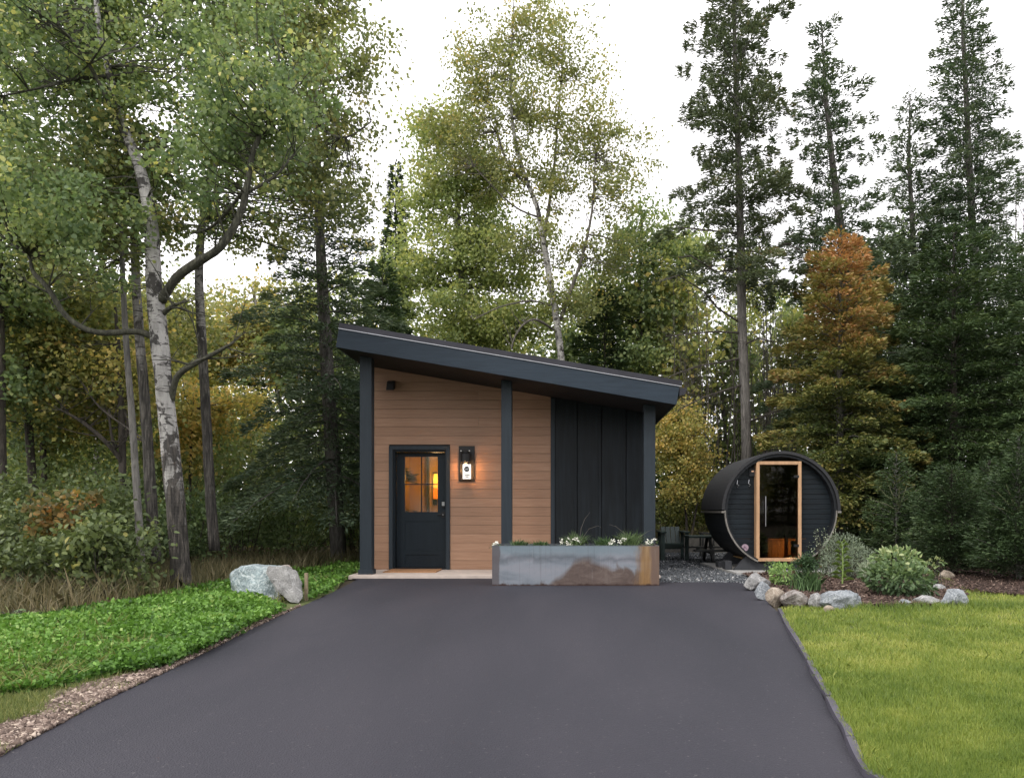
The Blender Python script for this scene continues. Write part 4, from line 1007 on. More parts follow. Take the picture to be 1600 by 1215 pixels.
# door frame + glass
fw = .058; yf0, yf1 = SY + .0, SY + .16
fm = M['pine_frame']
FR = MB().box(fx0, fx0 + fw, yf0, yf1, fz0, fz1).build('door_frame', fm, sau, bevel=.004)
MB().box(fx1 - fw, fx1, yf0, yf1, fz0, fz1).build('door_frame', fm, sau, bevel=.004)
MB().box(fx0 + fw + .001, fx1 - fw - .001, yf0, yf1, fz1 - fw, fz1).build('door_frame', fm, sau, bevel=.004)
MB().box(fx0 + fw + .001, fx1 - fw - .001, yf0, yf1, fz0, fz0 + fw).build('door_frame', fm, sau, bevel=.004)
M['smoke'] = m_glass('smoked_glass', (.42, .36, .31), 0, .03)
GD = MB().box(fx0 + fw + .006, fx1 - fw - .006, yf0 + .02, yf0 + .028, fz0 + fw + .006, fz1 - fw - .006).build('glass_door', M['smoke'], sau)
hx = (1196 - VX) / FPX * SY; z0_, z1_ = CAM_H + (VY - 822)/FPX*SY, CAM_H + (VY - 775)/FPX*SY
MB().tube([(hx, yf0 - .02, z0_), (hx, yf0 - .02, z1_)], .007, 8).build('handle', M['nickel'], GD)
for pz in (744, 852):
    zz_ = CAM_H + (VY - pz)/FPX*SY; MB().box(fx1 - fw - .075, fx1 - fw + .01, yf0 - .004, yf0 + .018, zz_ - .022, zz_ + .022).build('hinge', M['black'], GD)
# inside: back bench lit warm, heater, floor
MB().box(SX - .55, SX + .75, SY + .95, SY + 1.60, .52, .56).build('bench', M['bench_wood'], sau)
for i in range(5):
    MB().box(SX - .14 + i*.12, SX - .026 + i*.12, SY + .93, SY + .949, .20, .52).build('bench_panel', M['bench_wood'], sau)
MB().box(SX - .5, SX + .5, SY + .2, SY + 1.7, .19, .205).build('floor', M['bench_wood'], sau)
MB().box(SX + .235, SX + .29, SY + .55, SY + .60, .205, .60).build('heater_guard', M['pine_frame'], sau)
MB().box(SX - .36, SX - .10, SY + .45, SY + .75, .205, .66).build('heater', M['black'], sau, bevel=.01)
sl = bpy.data.lights.new('sauna_light', 'POINT'); sl.energy = 5; sl.color = (1, .55, .22); sl.shadow_soft_size = .05
so = bpy.data.objects.new('sauna_light', sl); COL.objects.link(so); so.parent = sau; so.location = (.34, SY + .62 - (SY + 1), .42)
# control panel, wires, round badge
cpx, cpz = (1175.5 - VX)/FPX*FYW, CAM_H + (VY - 738)/FPX*FYW
CP = MB().box(cpx - .062, cpx + .058, FYW - .03, FYW - .001, cpz - .07, cpz + .07).build('control_panel', M['block'], sau, bevel=.006)
MB().box(cpx - .022, cpx + .018, FYW - .034, FYW - .031, cpz + .01, cpz + .032).build('display', m_emit('panel_display', (.9, .55, .35), .25), CP)
for a, b in ((1152.5, 757), (1170.5, 756)):
    MB().tube([P(a, b - 7, FYW - .015), P(a - 1, b - 1, FYW - .03), P(a + 2, b + 1, FYW - .03), P(a - .5, b + 4, FYW - .02)], .006, 6).build('hook', M['nickel'], sau)
bdx, bdz = (1164 - VX)/FPX*FYW, CAM_H + (VY - 855)/FPX*FYW
BD = MB().prism_y([(bdx + .062*math.cos(i*math.pi/14), bdz + .062*math.sin(i*math.pi/14)) for i in range(28)], FYW - .008, FYW - .001).build('badge', plain('pink_grey_badge', (.36, .27, .33), .6, 0, .1, 20, 0), sau)
bm_ = MB(); bm_.prism_y([(bdx - .03, bdz - .025), (bdx - .018, bdz - .025), (bdx - .002, bdz + .03), (bdx - .012, bdz + .03)], FYW - .011, FYW - .0085); bm_.prism_y([(bdx + .03, bdz - .028), (bdx + .022, bdz - .03), (bdx - .004, bdz + .012), (bdx + .004, bdz + .016)], FYW - .011, FYW - .0085)
bm_.build('badge_mark', plain('badge_ink', (.12, .07, .12), .6, 0, .1, 20, 0), BD)
# cradles
for yc in (SY + .12, SY + 1.5):
    q = [(SX - .88, .036), (SX + .88, .036), (SX + .88, .26)] + [(SX + RO * math.cos(t), SZ + RO * math.sin(t)) for t in np.linspace(-math.pi/2 + .90, -math.pi/2 - .90, 16) if SZ + RO * math.sin(t) < .26] + [(SX - .88, .26)]
    q = [(SX - .80, .036), (SX + .80, .036)] + [(SX + (RO + .003) * math.cos(t), max(SZ + (RO + .003) * math.sin(t), .04)) for t in np.linspace(-math.pi/2 + .62, -math.pi/2 - .62, 16)]
    MB().prism_y(q, yc, yc + .09).build('cradle', M['block'], sau)
bl = [(1122, 1134, 877, 891, 13.6), (1133, 1144, 876, 894, 13.1)]
for a, b, c0, c1, Y in bl:
    p0, p1 = P(a, c1, Y), P(b, c0, Y)
    props(MB().box(p0.x, p1.x, Y, Y + .25, .036, p1.z).build('concrete_block', M['block'], bevel=.01),
          ('dark concrete block at the left rear of the sauna base' if a == 1122 else 'dark concrete block beside the front left sauna cradle'), 'block')

# picnic table
pt = empty('picnic_table', (3.1, 15.4, 0), 'dark wooden picnic table on the gravel left of the sauna', 'picnic table')
ty = 15.2
for i in range(5): MB().box(2.50, 4.10, ty + i*.15, ty + i*.15 + .14, .52 + .0, .56).build('tabletop_board', M['green_paint'], pt, bevel=.004)
for s in (-.42, 1.0):
    for j in range(2): MB().box(2.55, 4.05, ty + s + j*.13, ty + s + j*.13 + .12, .26, .295).build('seat_board', M['dark_paint'], pt)
for xx in (2.85, 3.65):
    MB().box(xx, xx + .09, ty - .42, ty + 1.24, .215, .258).build('seat_beam', M['dark_paint'], pt)
    MB().prism_x([(ty - .22, -.01), (ty - .08, -.01), (ty + .30, .518), (ty + .18, .518)], xx + .092, xx + .14).build('leg', M['dark_paint'], pt)
    MB().prism_x([(ty + .86, -.01), (ty + 1.0, -.01), (ty + .60, .518), (ty + .48, .518)], xx + .092, xx + .14).build('leg', M['dark_paint'], pt)
# stacked stools behind the table
for (a, b, c0, c1, Y, nm, lab) in ((1096, 1108, 832, 852, 17.0, 'side_table', 'small black side table behind the picnic table by the barrel'),):
    r_ = empty(nm, (*P((a+b)/2, 0, Y).xy, 0), lab, 'table'); p0, p1 = P(a, c1, Y), P(b, c0, Y)
    MB().box(p0.x, p1.x + .15, Y, Y + .4, p1.z - .03, p1.z).build('table_top', M['dark_paint'], r_)
    for xx in (p0.x + .02, p1.x + .09):
        for yy in (Y + .02, Y + .34): MB().box(xx, xx + .04, yy, yy + .04, -.02, p1.z - .031).build('leg', M['dark_paint'], r_)
# adirondack style garden chair
ch = empty('garden_chair', (2.2, 16.2, 0), 'dark green slatted garden chair beyond the right corner of the cabin', 'chair')
cx0, cx1, cy = 2.02, 2.62, 16.0
for s, xx in ((0, cx0), (1, cx1 - .08)):
    MB().box(xx, xx + .08, cy, cy + .05, -.02, .60).build('leg', M['green_paint'], ch)
    MB().box(xx, xx + .07, cy + .62, cy + .67, -.02, .60).build('leg', M['green_paint'], ch)
    MB().box(xx - .03, xx + .11, cy - .05, cy + .75, .601, .63).build('armrest', M['green_paint'], ch)
for i in range(5):
    MB().box(cx0 + .085, cx1 - .085, cy + i*.11, cy + i*.11 + .095, .36 - i*.03, .38 - i*.03).build('seat_slat', M['green_paint'], ch)
for i in range(4):
    xx = cx0 + .09 + i*.108
    MB().add([(xx, cy+.55, .22), (xx+.095, cy+.55, .22), (xx+.095, cy+.57, .22), (xx, cy+.57, .22), (xx, cy+.80, .72), (xx+.095, cy+.80, .72), (xx+.095, cy+.82, .72), (xx, cy+.82, .72)],
             [(0,3,2,1),(4,5,6,7),(0,1,5,4),(1,2,6,5),(2,3,7,6),(3,0,4,7)]).build('back_slat', M['green_paint'], ch)
# low timber edge behind the gravel
kb = MB().box(1.55, 4.4, 19.0, 19.18, -.02, .38).build('low_wall', plain('grey_timber', (.10, .095, .085), .85, 0, .35, 8, .5)); props(kb, 'low grey timber wall at the far edge of the gravel', 'wall')

# ------------------------------------------------------------------ rocks
def rock(x0, x1, y0, y1, mat, lab, seed, flat=1.0, depth=.75, cat='rock'):
    Y = FPX * CAM_H / (y1 - VY); a, b = P(x0, y1, Y), P(x1, y0, Y)
    w_, h_ = (b.x - a.x) / 2 * 1.10, (b.z - a.z) * 1.12; cx, cz = (a.x + b.x) / 2, h_ * .42
    rnd = random.Random(seed); D_ = w_ * depth; cy = Y + D_ * .9
    pts = []
    for i in range(18):
        v = Vector((rnd.gauss(0, 1), rnd.gauss(0, 1), rnd.gauss(0, 1))).normalized()
        pts.append(Vector((cx + v.x * w_ * rnd.uniform(.95, 1.12), cy + v.y * D_, cz + v.z * h_ * .62)))
    for s in (-1, 1): pts.append(Vector((cx + s * w_, cy, cz - .1 * h_))); 
    pts.append(Vector((cx + rnd.uniform(-.5, .5) * w_, cy + rnd.uniform(-.4, .2) * D_, h_)))
    me = rock_mesh('rock', pts, 2, min(w_, h_) * .10, seed, 9, min(w_, h_) * .05)
    return props(link('rock', me, M[mat]), lab, cat, 'rocks edging the planting bed')
rk = [(1167, 1206, 899, 923, 'rockG', 'grey rock at the corner where the driveway meets the gravel'),
      (1184, 1211, 911, 938, 'rockB', 'blue-grey rock left of the peaked tan rock by the driveway'),
      (1200, 1227, 921, 945, 'rockT', 'peaked tan rock at the driveway corner of the planting bed'),
      (1226, 1268, 925, 951, 'rockW', 'brown-grey wedge rock just right of the peaked tan rock'),
      (1266, 1290, 930, 952, 'rockG', 'small upright grey rock between the wedge rock and the biggest rock'),
      (1289, 1352, 926, 955, 'rockB', 'biggest pale grey rock on the front edge of the planting bed'),
      (1289, 1305, 947, 957, 'rockT', 'tiny flat tan stone at the foot of the biggest rock'),
      (1352, 1380, 941, 949, 'rockT', 'flat tan stone half buried right of the biggest rock'),
      (1403, 1429, 938, 950, 'rockB', 'low rounded blue-grey rock below the leafy bush'),
      (1430, 1480, 932, 949, 'rockG', 'long low grey rock right of the rounded one under the leafy bush'),
      (1480, 1518, 923, 951, 'rockB', 'pale blue-grey rock at the right end of the planting bed'),
      (1457, 1484, 914, 926, 'rockG', 'small grey rock at the back right of the ringed bed'),
      (1472, 1494, 892, 907, 'rockT', 'tan rock at the rear tip of the small lawn patch'),
      (1526, 1548, 868, 886, 'rockG', 'grey rock under the low conifers at the right'),
      (1208, 1230, 905, 915, 'rockG', 'small grey stone behind the corner rocks')]
for i, q in enumerate(rk[:-1]): rock(*q, seed=i * 7 + 3)
# big boulder: rounded teal body, tan-grey slab leaning off its right side
BY = 8.9
def bp_(px, py, dy): return P(px, py, BY + dy)
pts = [bp_(358, 895, .15), bp_(361, 908, .05), bp_(367, 932, .1), bp_(372, 885, .1), bp_(392, 884.5, .45), bp_(430, 882, .55), bp_(452, 884, .5), bp_(415, 886, .05), bp_(438, 885, .1), bp_(455, 892, .1), bp_(466, 905, .45),
       bp_(438, 938, .0), bp_(410, 934, -.1), bp_(380, 938, -.02), bp_(362, 925, .5), bp_(470, 915, .6), bp_(440, 925, .8), bp_(380, 915, .9), bp_(366, 892, .6), bp_(462, 940, .3)]
me = rock_mesh('boulder', pts, 3, .035, 5, 5, .02)
bo = props(link('boulder', me, M['boulder']), 'big teal and tan-grey boulder beside the left edge of the driveway', 'boulder')
pts2 = [bp_(420, 884, -.04), bp_(447, 883.5, .0), bp_(463, 892, .04), bp_(471, 910, .12), bp_(474, 934, -.12), bp_(465, 942.5, -.22), bp_(452, 940, -.22), bp_(437, 927, -.18), bp_(424, 910, -.14), bp_(414, 894, -.1),
        bp_(425, 886, .2), bp_(460, 893, .25), bp_(471, 932, .1), bp_(440, 925, .1)]
me2 = rock_mesh('slab', pts2, 3, .02, 9, 8, .01)
link('leaning_slab', me2, m_rock('tan_grey_slab', (.175, .175, .168), (.275, .272, .262), (.41, .41, .40)), bo)
p = G(477, 934)
sk = MB().box(P(475.5, 0, 9.0).x, P(480, 0, 9.0).x, 9.0, 9.035, -.02, P(0, 895, 9.0).z).build('wooden_stake', M['stake']); props(sk, 'short pale wooden stake standing right of the boulder', 'stake')

# ------------------------------------------------------------------ bed plants
rng = np.random.default_rng(31)
def leafy(name, label, cat, px, pyb, blobs, n, size, mat, tint=.5, seed=0, prof=LEAF6, asp=.5, zb=.5, Y=None, stems=12, dz=-.1, grad=0):
    """bushy plant: stems + individually placed broad leaves"""
    rng = np.random.default_rng(seed); Y = Y or FPX * CAM_H / (pyb - VY); base = Vector(((px - VX) / FPX * Y, Y, .03))
    root = empty(name, base, label, cat)
    bl = [(P(a, b, Y + c), (ra / FPX * Y, rd, rb / FPX * Y)) for a, b, c, ra, rb, rd in blobs]
    pos, dn = blob_points(rng, bl, n, .28); pos[:, 2] = np.maximum(pos[:, 2], .05)
    d = dn + rng.normal(size=(n, 3)) * .5; d[:, 2] += dz
    nr = rnd_dirs(rng, n, zb * 2)
    V, F = leaves(pos, d, nr, size * rng.uniform(.6, 1.25, n), size * asp * rng.uniform(.7, 1.2, n), prof)
    zmin, zmax = pos[:, 2].min(), pos[:, 2].max()
    t = np.clip(tint + rng.normal(size=n) * .2 + grad * ((pos[:, 2] - zmin) / (zmax - zmin + .01) - .5), 0, 1)
    link('foliage', np_mesh('foliage', V, F, np.repeat(t, len(prof))), M[mat], root)
    mb = MB()
    for i in range(stems):
        q = Vector(pos[rng.integers(0, n)]); b = base + Vector((rng.normal() * .04, rng.normal() * .04, 0))
        mb.tube([b, b.lerp(q, .5) + Vector((0, 0, .05)), q], [.006, .005, .003], 4)
    mb.build('stems', M['limb'], root); return root
leafy('leafy_plant', 'low lime-green leafy plant at the left end of the planting bed', 'plant', 1224, 920, [(1224, 898, .1, 20, 17, .22), (1215, 890, .25, 12, 10, .18)], 520, .055, 'limeleaf', .5, 1)
leafy('wispy_shrub', 'silvery sage-green wispy shrub right of the sauna door', 'shrub', 1325, 905, [(1318, 868, .2, 34, 36, .4), (1345, 878, .0, 28, 26, .35), (1300, 885, .1, 18, 20, .25)], 4200, .045, 'sage', .45, 2, LEAF4, .22, .2, Y=11.3, stems=60, dz=.25)
leafy('leafy_bush', 'rounded broad-leaved bush with lime top in the planting bed', 'bush', 1400, 935, [(1400, 878, .2, 38, 22, .38), (1405, 903, -.05, 45, 24, .42), (1425, 915, .0, 30, 18, .35), (1375, 900, .05, 26, 18, .3)], 1700, .078, 'hosta', .42, 3, LEAF6, .45, grad=1.1)
leafy('leafy_plant', 'small sprig plant at the right side of the rounded bush', 'plant', 1461, 915, [(1462, 878, 0, 14, 6, .12), (1452, 888, 0, 10, 8, .12)], 70, .06, 'hosta', .8, 4, LEAF6, .5, Y=10.2, stems=8)
leafy('leafy_plant', 'pale grassy plant between the wispy shrub and the rounded bush', 'plant', 1360, 915, [(1358, 893, .1, 14, 16, .2)], 260, .09, 'sage', .7, 6, LEAF6, .16, stems=20, dz=.4)
leafy('leafy_plant', 'sparse dark seedling behind the lime-green plant under the sauna door', 'plant', 1205, 895, [(1204, 885, 0, 10, 9, .15)], 90, .045, 'hosta', .4, 7, LEAF6, .5, Y=11.9, stems=6)
leafy('leafy_plant', 'thin twiggy plant with small pale leaves in front of the sauna wall', 'plant', 1290, 895, [(1283, 840, 0, 12, 16, .12), (1275, 855, 0, 14, 10, .12), (1300, 830, 0, 8, 12, .1)], 110, .03, 'sage', .9, 8, LEAF6, .5, Y=11.9, stems=22)
# allium clump: dark strappy leaves with round seed heads
al = empty('allium_clump', (*G(1267, 928), .03), 'dark strappy clump with round seed heads in the planting bed', 'plant')
c = G(1267, 930); n = 420
x = c[0] + rng.normal(size=n) * .07; y = c[1] + .15 + rng.normal(size=n) * .07
blades('blades', '', '', rng, x, y, np.full(n, .03), rng.uniform(.18, .36, n), .012, 'grassdark', rng.uniform(0, .9, n), .22, parent=al, kind=None, bent=True)
for (a, b) in ((1281, 884), (1251, 883), (1240, 893), (1262, 878)):
    q = P(a, b, c[1] + .15); b0 = Vector((c[0], c[1] + .15, .05))
    MB().tube([b0, b0.lerp(q, .6) + Vector((0, 0, .03)), q], .004, 5).build('stalk', M['grassdark'] if False else M['twig'], al)
    m_ = 70; dd = rnd_dirs(rng, m_); V, F = leaves(np.repeat(np.array([tuple(q)]), m_, 0), dd, rnd_dirs(rng, m_), .03, .012)
    link('seed_head', np_mesh('seed_head', V, F, np.repeat(rng.uniform(.4, .9, m_), 4)), M['dry'], al)
m_ = 900; ps = np.array([[c[0], c[1] + .16, .40]]) + rng.normal(size=(m_, 3)) * [.07, .06, .05]
V, F = leaves(ps, rnd_dirs(rng, m_, .3), rnd_dirs(rng, m_), .05, .014); link('seed_mass', np_mesh('seed_mass', V, F, np.repeat(rng.uniform(0, .25, m_), 4)), M['grassdark'], al)
# lily stalk with whorled leaves
ly = empty('lily_stalk', (*G(1316, 918), .03), 'tall single lily stalk with arching narrow leaves in front of the wispy shrub', 'plant')
c = G(1316, 918); top = P(1316, 845, c[1])
MB().tube([(c[0], c[1], .03), (c[0] + .01, c[1], top.z * .5), (c[0] - .005, c[1], top.z)], [.013, .011, .006], 8).build('stem', plain('lily_stem', (.18, .26, .07), .6), ly)
for i in range(24):
    zz0 = .10 + (top.z - .10) * i / 24; an = i * 2.4; L_ = .19 * (1 - .5 * i / 24); d = Vector((math.cos(an), math.sin(an) * .8, 0)); s = Vector((-d.y, d.x, 0)) * .0045
    o_ = Vector((c[0], c[1], zz0)); a_ = o_ + d * L_ * .5 + Vector((0, 0, .06)); b_ = o_ + d * L_ + Vector((0, 0, .02))
    V = [o_ - s*.5, o_ + s*.5, a_ + s, b_, a_ - s]
    link('leaf', np_mesh('leaf', [tuple(v) for v in V], [[0, 1, 2, 3, 4]], [.7]*5), M['limeleaf'], ly)

# ------------------------------------------------------------------ low conifers on the right
def Rcone(r, p=1.0, top=.0): return lambda t: r * ((1 - t) ** p) + top
conifer('young_spruce', 'low dark young conifer behind the rounded bush', 'conifer', (*G(1405, 882), 0), 1.45, .05, lambda t: .85 * (1 - t)**.6, 80, 17000, 'ndFir', 'barkD', 51, .5, .1, .07, .015, .8, .03, wr=.35, tint=.25)
conifer('young_spruce', 'middle bushy young conifer on the mulch border', 'conifer', (P(1487, 0, 12.2).x, 12.2, 0), 1.75, .12, lambda t: .82 * (1 - t)**.55 + .03, 100, 20000, 'ndFir', 'barkD', 52, .55, .1, .07, .015, .8, .035, wr=.35, tint=.25)
conifer('young_spruce', 'tallest young spruce with long leader at the right edge', 'conifer', (P(1592, 0, 11.2).x, 11.2, 0), 2.2, .08, lambda t: 1.05 * (1 - t)**1.0 + .03, 130, 26000, 'ndFir', 'barkG', 53, .6, .1, .08, .016, .8, .035, wr=.33, tint=.30)
conifer('young_spruce', 'low pale-tipped young conifer left of the others by the sauna', 'conifer', (P(1400, 0, 14.0).x, 14.0, 0), 2.2, .3, lambda t: .7 * (1 - t)**.8 + .03, 70, 6000, 'ndFir', 'barkG', 54, .5, .1, .09, .02, .8, .03, wr=.3)
conifer('young_spruce', 'shadowed young conifer between the middle and right ones', 'conifer', (P(1545, 0, 13.4).x, 13.4, 0), 2.0, .1, lambda t: .9 * (1 - t)**.7, 80, 9000, 'ndFir', 'barkD', 55, .5, .1, .09, .022, .8, .03, wr=.33, tint=.3)

ys_ = [o for o in bpy.data.objects if o.name.startswith('young_spruce')]
for o_, (qx, qy0, qy1, Yq) in zip((ys_[2], ys_[3]), ((1592, 800, 738, 11.2), (1404, 790, 740, 14.0))):
    mb = MB(); mb.tube([P(qx, qy0, Yq), P(qx + 1, (qy0 + qy1) / 2, Yq), P(qx, qy1, Yq)], [.022, .016, .006], 6)
    for k, (dx_, dy_) in enumerate(((-34, -32), (28, -26), (-20, -44), (16, -40), (-44, -10))): mb.tube([P(qx, qy0 + 4 * k - 8, Yq - .1), P(qx + dx_ * .5, qy0 + dy_ * .42, Yq - .2), P(qx + dx_, qy0 + dy_, Yq - .25)], [.011, .008, .003], 5)
    mb.build('leader', M['leader'], o_)

# ------------------------------------------------------------------ big dark fir mass, right
conifer('fir', 'broad dark green fir right of the orange cedar', 'fir', (P(1490, 0, 16.0).x, 16.0, 0), 7.2, .9, lambda t: 2.3 * (1 - t)**.5, 110, 44000, 'ndFir', 'barkD', 61, .25, .28, .14, .034, .75, .13, wr=.34)
conifer('fir', 'broad dark green fir cut by the right edge of the view', 'fir', (P(1625, 0, 15.0).x, 15.0, 0), 6.9, .8, lambda t: 2.2 * (1 - t)**.55, 100, 32000, 'ndFir', 'barkD', 62, .25, .28, .13, .03, .75, .12, wr=.34)
# tall right spruce
conifer('tall_spruce', 'tallest slender spruce rising above the dark firs at the far right', 'spruce', (P(1540, 0, 19.5).x, 19.5, 0), 15.6, 3.2, lambda t: 2.5 * (1 - t)**.78 + .10, 220, 74000, 'ndSpruce', 'barkS', 63, .20, .20, .13, .033, .85, .17, lean=(-1.05, 0), wr=.22, tint=.42, path_=[(P(1545, 797, 19.5), .14), (P(1530, 500, 19.5), .12), (P(1520, 370, 19.5), .10), (P(1512, 200, 19.5), .07), (P(1505, 60, 19.5), .05), (P(1503, -35, 19.5), .015)], clump=0)
conifer('spruce', 'shorter ragged spruce between the cedar and the tallest spruce', 'spruce', (P(1432, 0, 20.5).x, 20.5, 0), 12.7, 3.5, lambda t: 2.2 * (1 - t)**.75 + .15, 140, 44000, 'ndSpruce', 'barkS', 64, .35, .3, .13, .035, .95, .13, wr=.28, clump=7, path_=[(P(1437, 797, 20.5), .11), (P(1428, 400, 20.5), .08), (P(1420, 250, 20.5), .05), (P(1422, 148, 20.5), .015)])
conifer('spruce', 'ragged spruce with tufted branches left of the tallest spruce', 'spruce', (P(1335, 0, 18.5).x, 18.5, 0), 13.2, 3.5, lambda t: (2.6 - 1.9 * t) * (.68 + .32 * math.sin(t * 19)) * (1 if t < .85 else .6) + .18, 130, 54000, 'ndSpruce', 'barkS', 65, .28, .3, .13, .034, .8, .15, wr=.28, clump=7,
        path_=[(P(1345, 797, 18.5), .14), (P(1322, 420, 18.5), .115), (P(1310, 330, 18.5), .10), (P(1300, 250, 18.5), .075), (P(1290, 150, 18.5), .05), (P(1284, 40, 18.5), .015)])
# tall sparse pine
conifer('tall_pine', 'tall sparse pine with bare lower stem behind the sauna', 'pine', (P(1170, 0, 17.5).x, 17.5, 0), 14.6, 6.3, lambda t: 2.25 * (1 - t)**.35 * (.80 + .20 * math.sin(t * 31)), 140, 60000, 'ndPine', 'barkS', 66, .28, .24, .12, .031, .8, .18, wr=.22, clump=7, minlen=.4, tint=.45,
        path_=[(P(1169, 810, 17.5), .135), (P(1165, 640, 17.5), .12), (P(1159, 500, 17.5), .11), (P(1158, 400, 17.5), .10), (P(1154, 250, 17.5), .08), (P(1149, 100, 17.5), .055), (P(1146, 0, 17.5), .04), (P(1145, -90, 17.5), .015)])
# dead lower branches of the pine
mb = MB()
rnd = random.Random(8)
for (a, b, pts) in ((1158, 505, [(1120, 480), (1100, 455), (1060, 430), (1030, 440)]), (1160, 520, [(1120, 518), (1090, 520), (1040, 525)]), (1157, 560, [(1130, 565), (1090, 572), (1040, 590)]),
                    (1158, 418, [(1120, 425), (1080, 400), (1060, 402)]), (1160, 450, [(1190, 430), (1230, 420)]), (1163, 600, [(1130, 610), (1100, 620), (1060, 640)]), (1165, 660, [(1195, 650), (1215, 640)]),
                    (1158, 390, [(1190, 395), (1230, 380), (1275, 405)]), (1160, 540, [(1185, 528), (1215, 535)]), (1156, 365, [(1110, 360), (1060, 355)])):
    q = [P(a, b, 17.5)] + [P(x_, y_, 17.5 - .3 * (i + 1)) for i, (x_, y_) in enumerate(pts)]
    mb.tube(q, [.022 * (1 - i / len(q)) + .005 for i in range(len(q))], 5)
    for i in range(len(q) - 1):
        for k in range(9):
            o_ = q[i].lerp(q[i+1], rnd.random()); mb.tube([o_, o_ + Vector((rnd.uniform(-.5, .4), rnd.uniform(-.3, .3), rnd.uniform(-.3, .15)))], [.007, .002], 3)
tp = [o for o in bpy.data.objects if o.name.startswith('tall_pine')][0]
mb.build('dead_branches', M['barkD'], tp)

# orange cedar
def cedar_tint(pos, rng):
    z = pos[:, 2]; return .20 + np.clip((z - 3.6) / 3.2, 0, 1) * .58 + (vnoise(pos[:, 0] + 40, z + 40, 1.3, 3) - .5) * .6
conifer('cedar', 'orange-topped browning cedar behind the barrel sauna', 'cedar', (P(1312, 0, 16.5).x, 16.5, 0), 7.3, 1.0, lambda t: 2.1 * min((1 - t)**.5, (1 - t) * 2.6 + .04), 160, 46000, 'cedar', 'barkS', 67, .30, .34, .12, .050, .55, .13, wr=.32, tint=cedar_tint)

# fir left of the cabin with long sweeping limbs
conifer('fir', 'dark fir with sweeping branches left of the cabin', 'fir', (P(526, 0, 15.0).x, 15.0, 0), 9.5, 1.4, lambda t: 2.25 * (1 - t)**.62 + .1, 110, 34000, 'ndSpruce', 'barkS', 68, .12, .34, .13, .032, .7, .13, wr=.26, tint=.45,
        path_=[(P(530, 882, 15.0), .165), (P(520, 720, 15.0), .15), (P(510, 560, 15.0), .135), (P(503, 430, 15.0), .11), (P(498, 330, 15.0), .09), (P(494, 200, 15.0), .06), (P(492, 60, 15.0), .02)])
conifer('spruce', 'narrow pointed spruce between the left canopy and the yellow-green poplar', 'spruce', (P(618, 0, 24.).x, 24., 0), 12.4, 3.0, lambda t: 1.0 * (1 - t)**.8 + .08, 130, 26000, 'ndFir', 'barkD', 69, .2, .3, .18, .05, .7, .12, wr=.3, tint=.35)
conifer('spruce', 'dark blue-green spruce behind the high end of the roof', 'spruce', (P(598, 0, 20.).x, 20., 0), 7.9, 1.5, lambda t: 1.5 * (1 - t)**.6 + .08, 110, 22000, 'ndFir', 'barkD', 70, .2, .3, .16, .045, .7, .12, wr=.3, tint=.4)
conifer('spruce', 'dark low spruce behind the low end of the roof', 'spruce', (P(945, 0, 22.).x, 22., 0), 7.8, 1.5, lambda t: 1.9 * (1 - t)**.6 + .08, 110, 22000, 'ndFir', 'barkD', 71, .2, .3, .17, .045, .7, .12, wr=.3, tint=.35)

# ------------------------------------------------------------------ left hero aspens
def BL(px, py, Y, rx, rz, ry=1.2, w=1): return (P(px, py, Y), (rx, ry, rz), w)
trunkA = path([(286, 930, 42), (283, 900, 38), (280, 860, 36), (272, 760, 36), (264, 680, 34), (256, 600, 32), (248, 520, 34), (241, 450, 30), (238, 380, 27), (230, 310, 24), (214, 250, 21, .1), (190, 190, 17, .2), (172, 120, 14, .2), (157, 60, 11, .3), (148, -40, 9, .3), (145, -180, 5, .3)], 9.7, 0.78)
brA = [path([(252, 470, 22), (275, 435, 20, -.1), (305, 412, 19, -.2), (345, 385, 17, -.3), (375, 335, 15, -.3), (386, 290, 14, -.3), (398, 230, 12, -.2), (430, 180, 9, 0)], 9.7, 0.7),
       path([(246, 530, 16), (215, 518, 14, -.1), (150, 519, 13, -.3), (105, 495, 12, -.4), (75, 450, 11, -.5), (52, 425, 9, -.5), (45, 400, 7, -.5), (18, 382, 5, -.5)], 9.7, 0.7),
       path([(268, 625, 14), (276, 590, 14, -.1), (300, 570, 12, -.2), (335, 552, 9, -.2), (365, 535, 5, -.3)], 9.7, 0.7),
       path([(255, 490, 12), (270, 478, 9, -.1), (292, 470, 3, -.2)], 9.7, 0.7),
       path([(200, 225, 12, .2), (150, 120, 9, -.1), (110, 60, 7, -.3), (70, 30, 4, -.4)], 9.7, 0.7),
       path([(165, 120, 10, .2), (110, 125, 7, 0), (60, 138, 5, -.3), (5, 150, 3, -.4)], 9.7, 0.7),
       path([(386, 290, 8, -.3), (360, 325, 7, -.2), (330, 355, 6, 0), (300, 365, 3, .1)], 9.7, 0.7),
       path([(388, 300, 8, -.3), (430, 275, 6, -.3), (460, 240, 4, -.2)], 9.7, 0.7)]
blA = [BL(110, 40, 10.6, 1.5, 1.2, .8), BL(50, 210, 9.6, 1.0, .9), BL(290, 150, 10.2, 1.4, 1.1, 1.0), BL(80, 330, 9.2, 1.1, .55), BL(260, -60, 10.4, 2.1, 1.2, 1.0), BL(10, 60, 9.2, 1.0, 1.3), BL(215, 295, 10.3, .9, .5, .7),
       BL(400, 120, 9.8, 1.1, 1.2), BL(420, 200, 9.6, .75, .6), BL(330, 260, 9.4, .7, .6), BL(120, 400, 9.3, .8, .3, .8)]
broadleaf('aspen', 'large foreground aspen with thick white and rugged trunk on the clover bank', 'aspen', tuple(G(286, 929)) + (0,), [trunkA], blA, 480, 88, .15, .060, 'lfAspen', 'barkA', .42, .15, 101, LEAF6, shell=.45, branches=brA, tr=.013, limb_mat='limb')
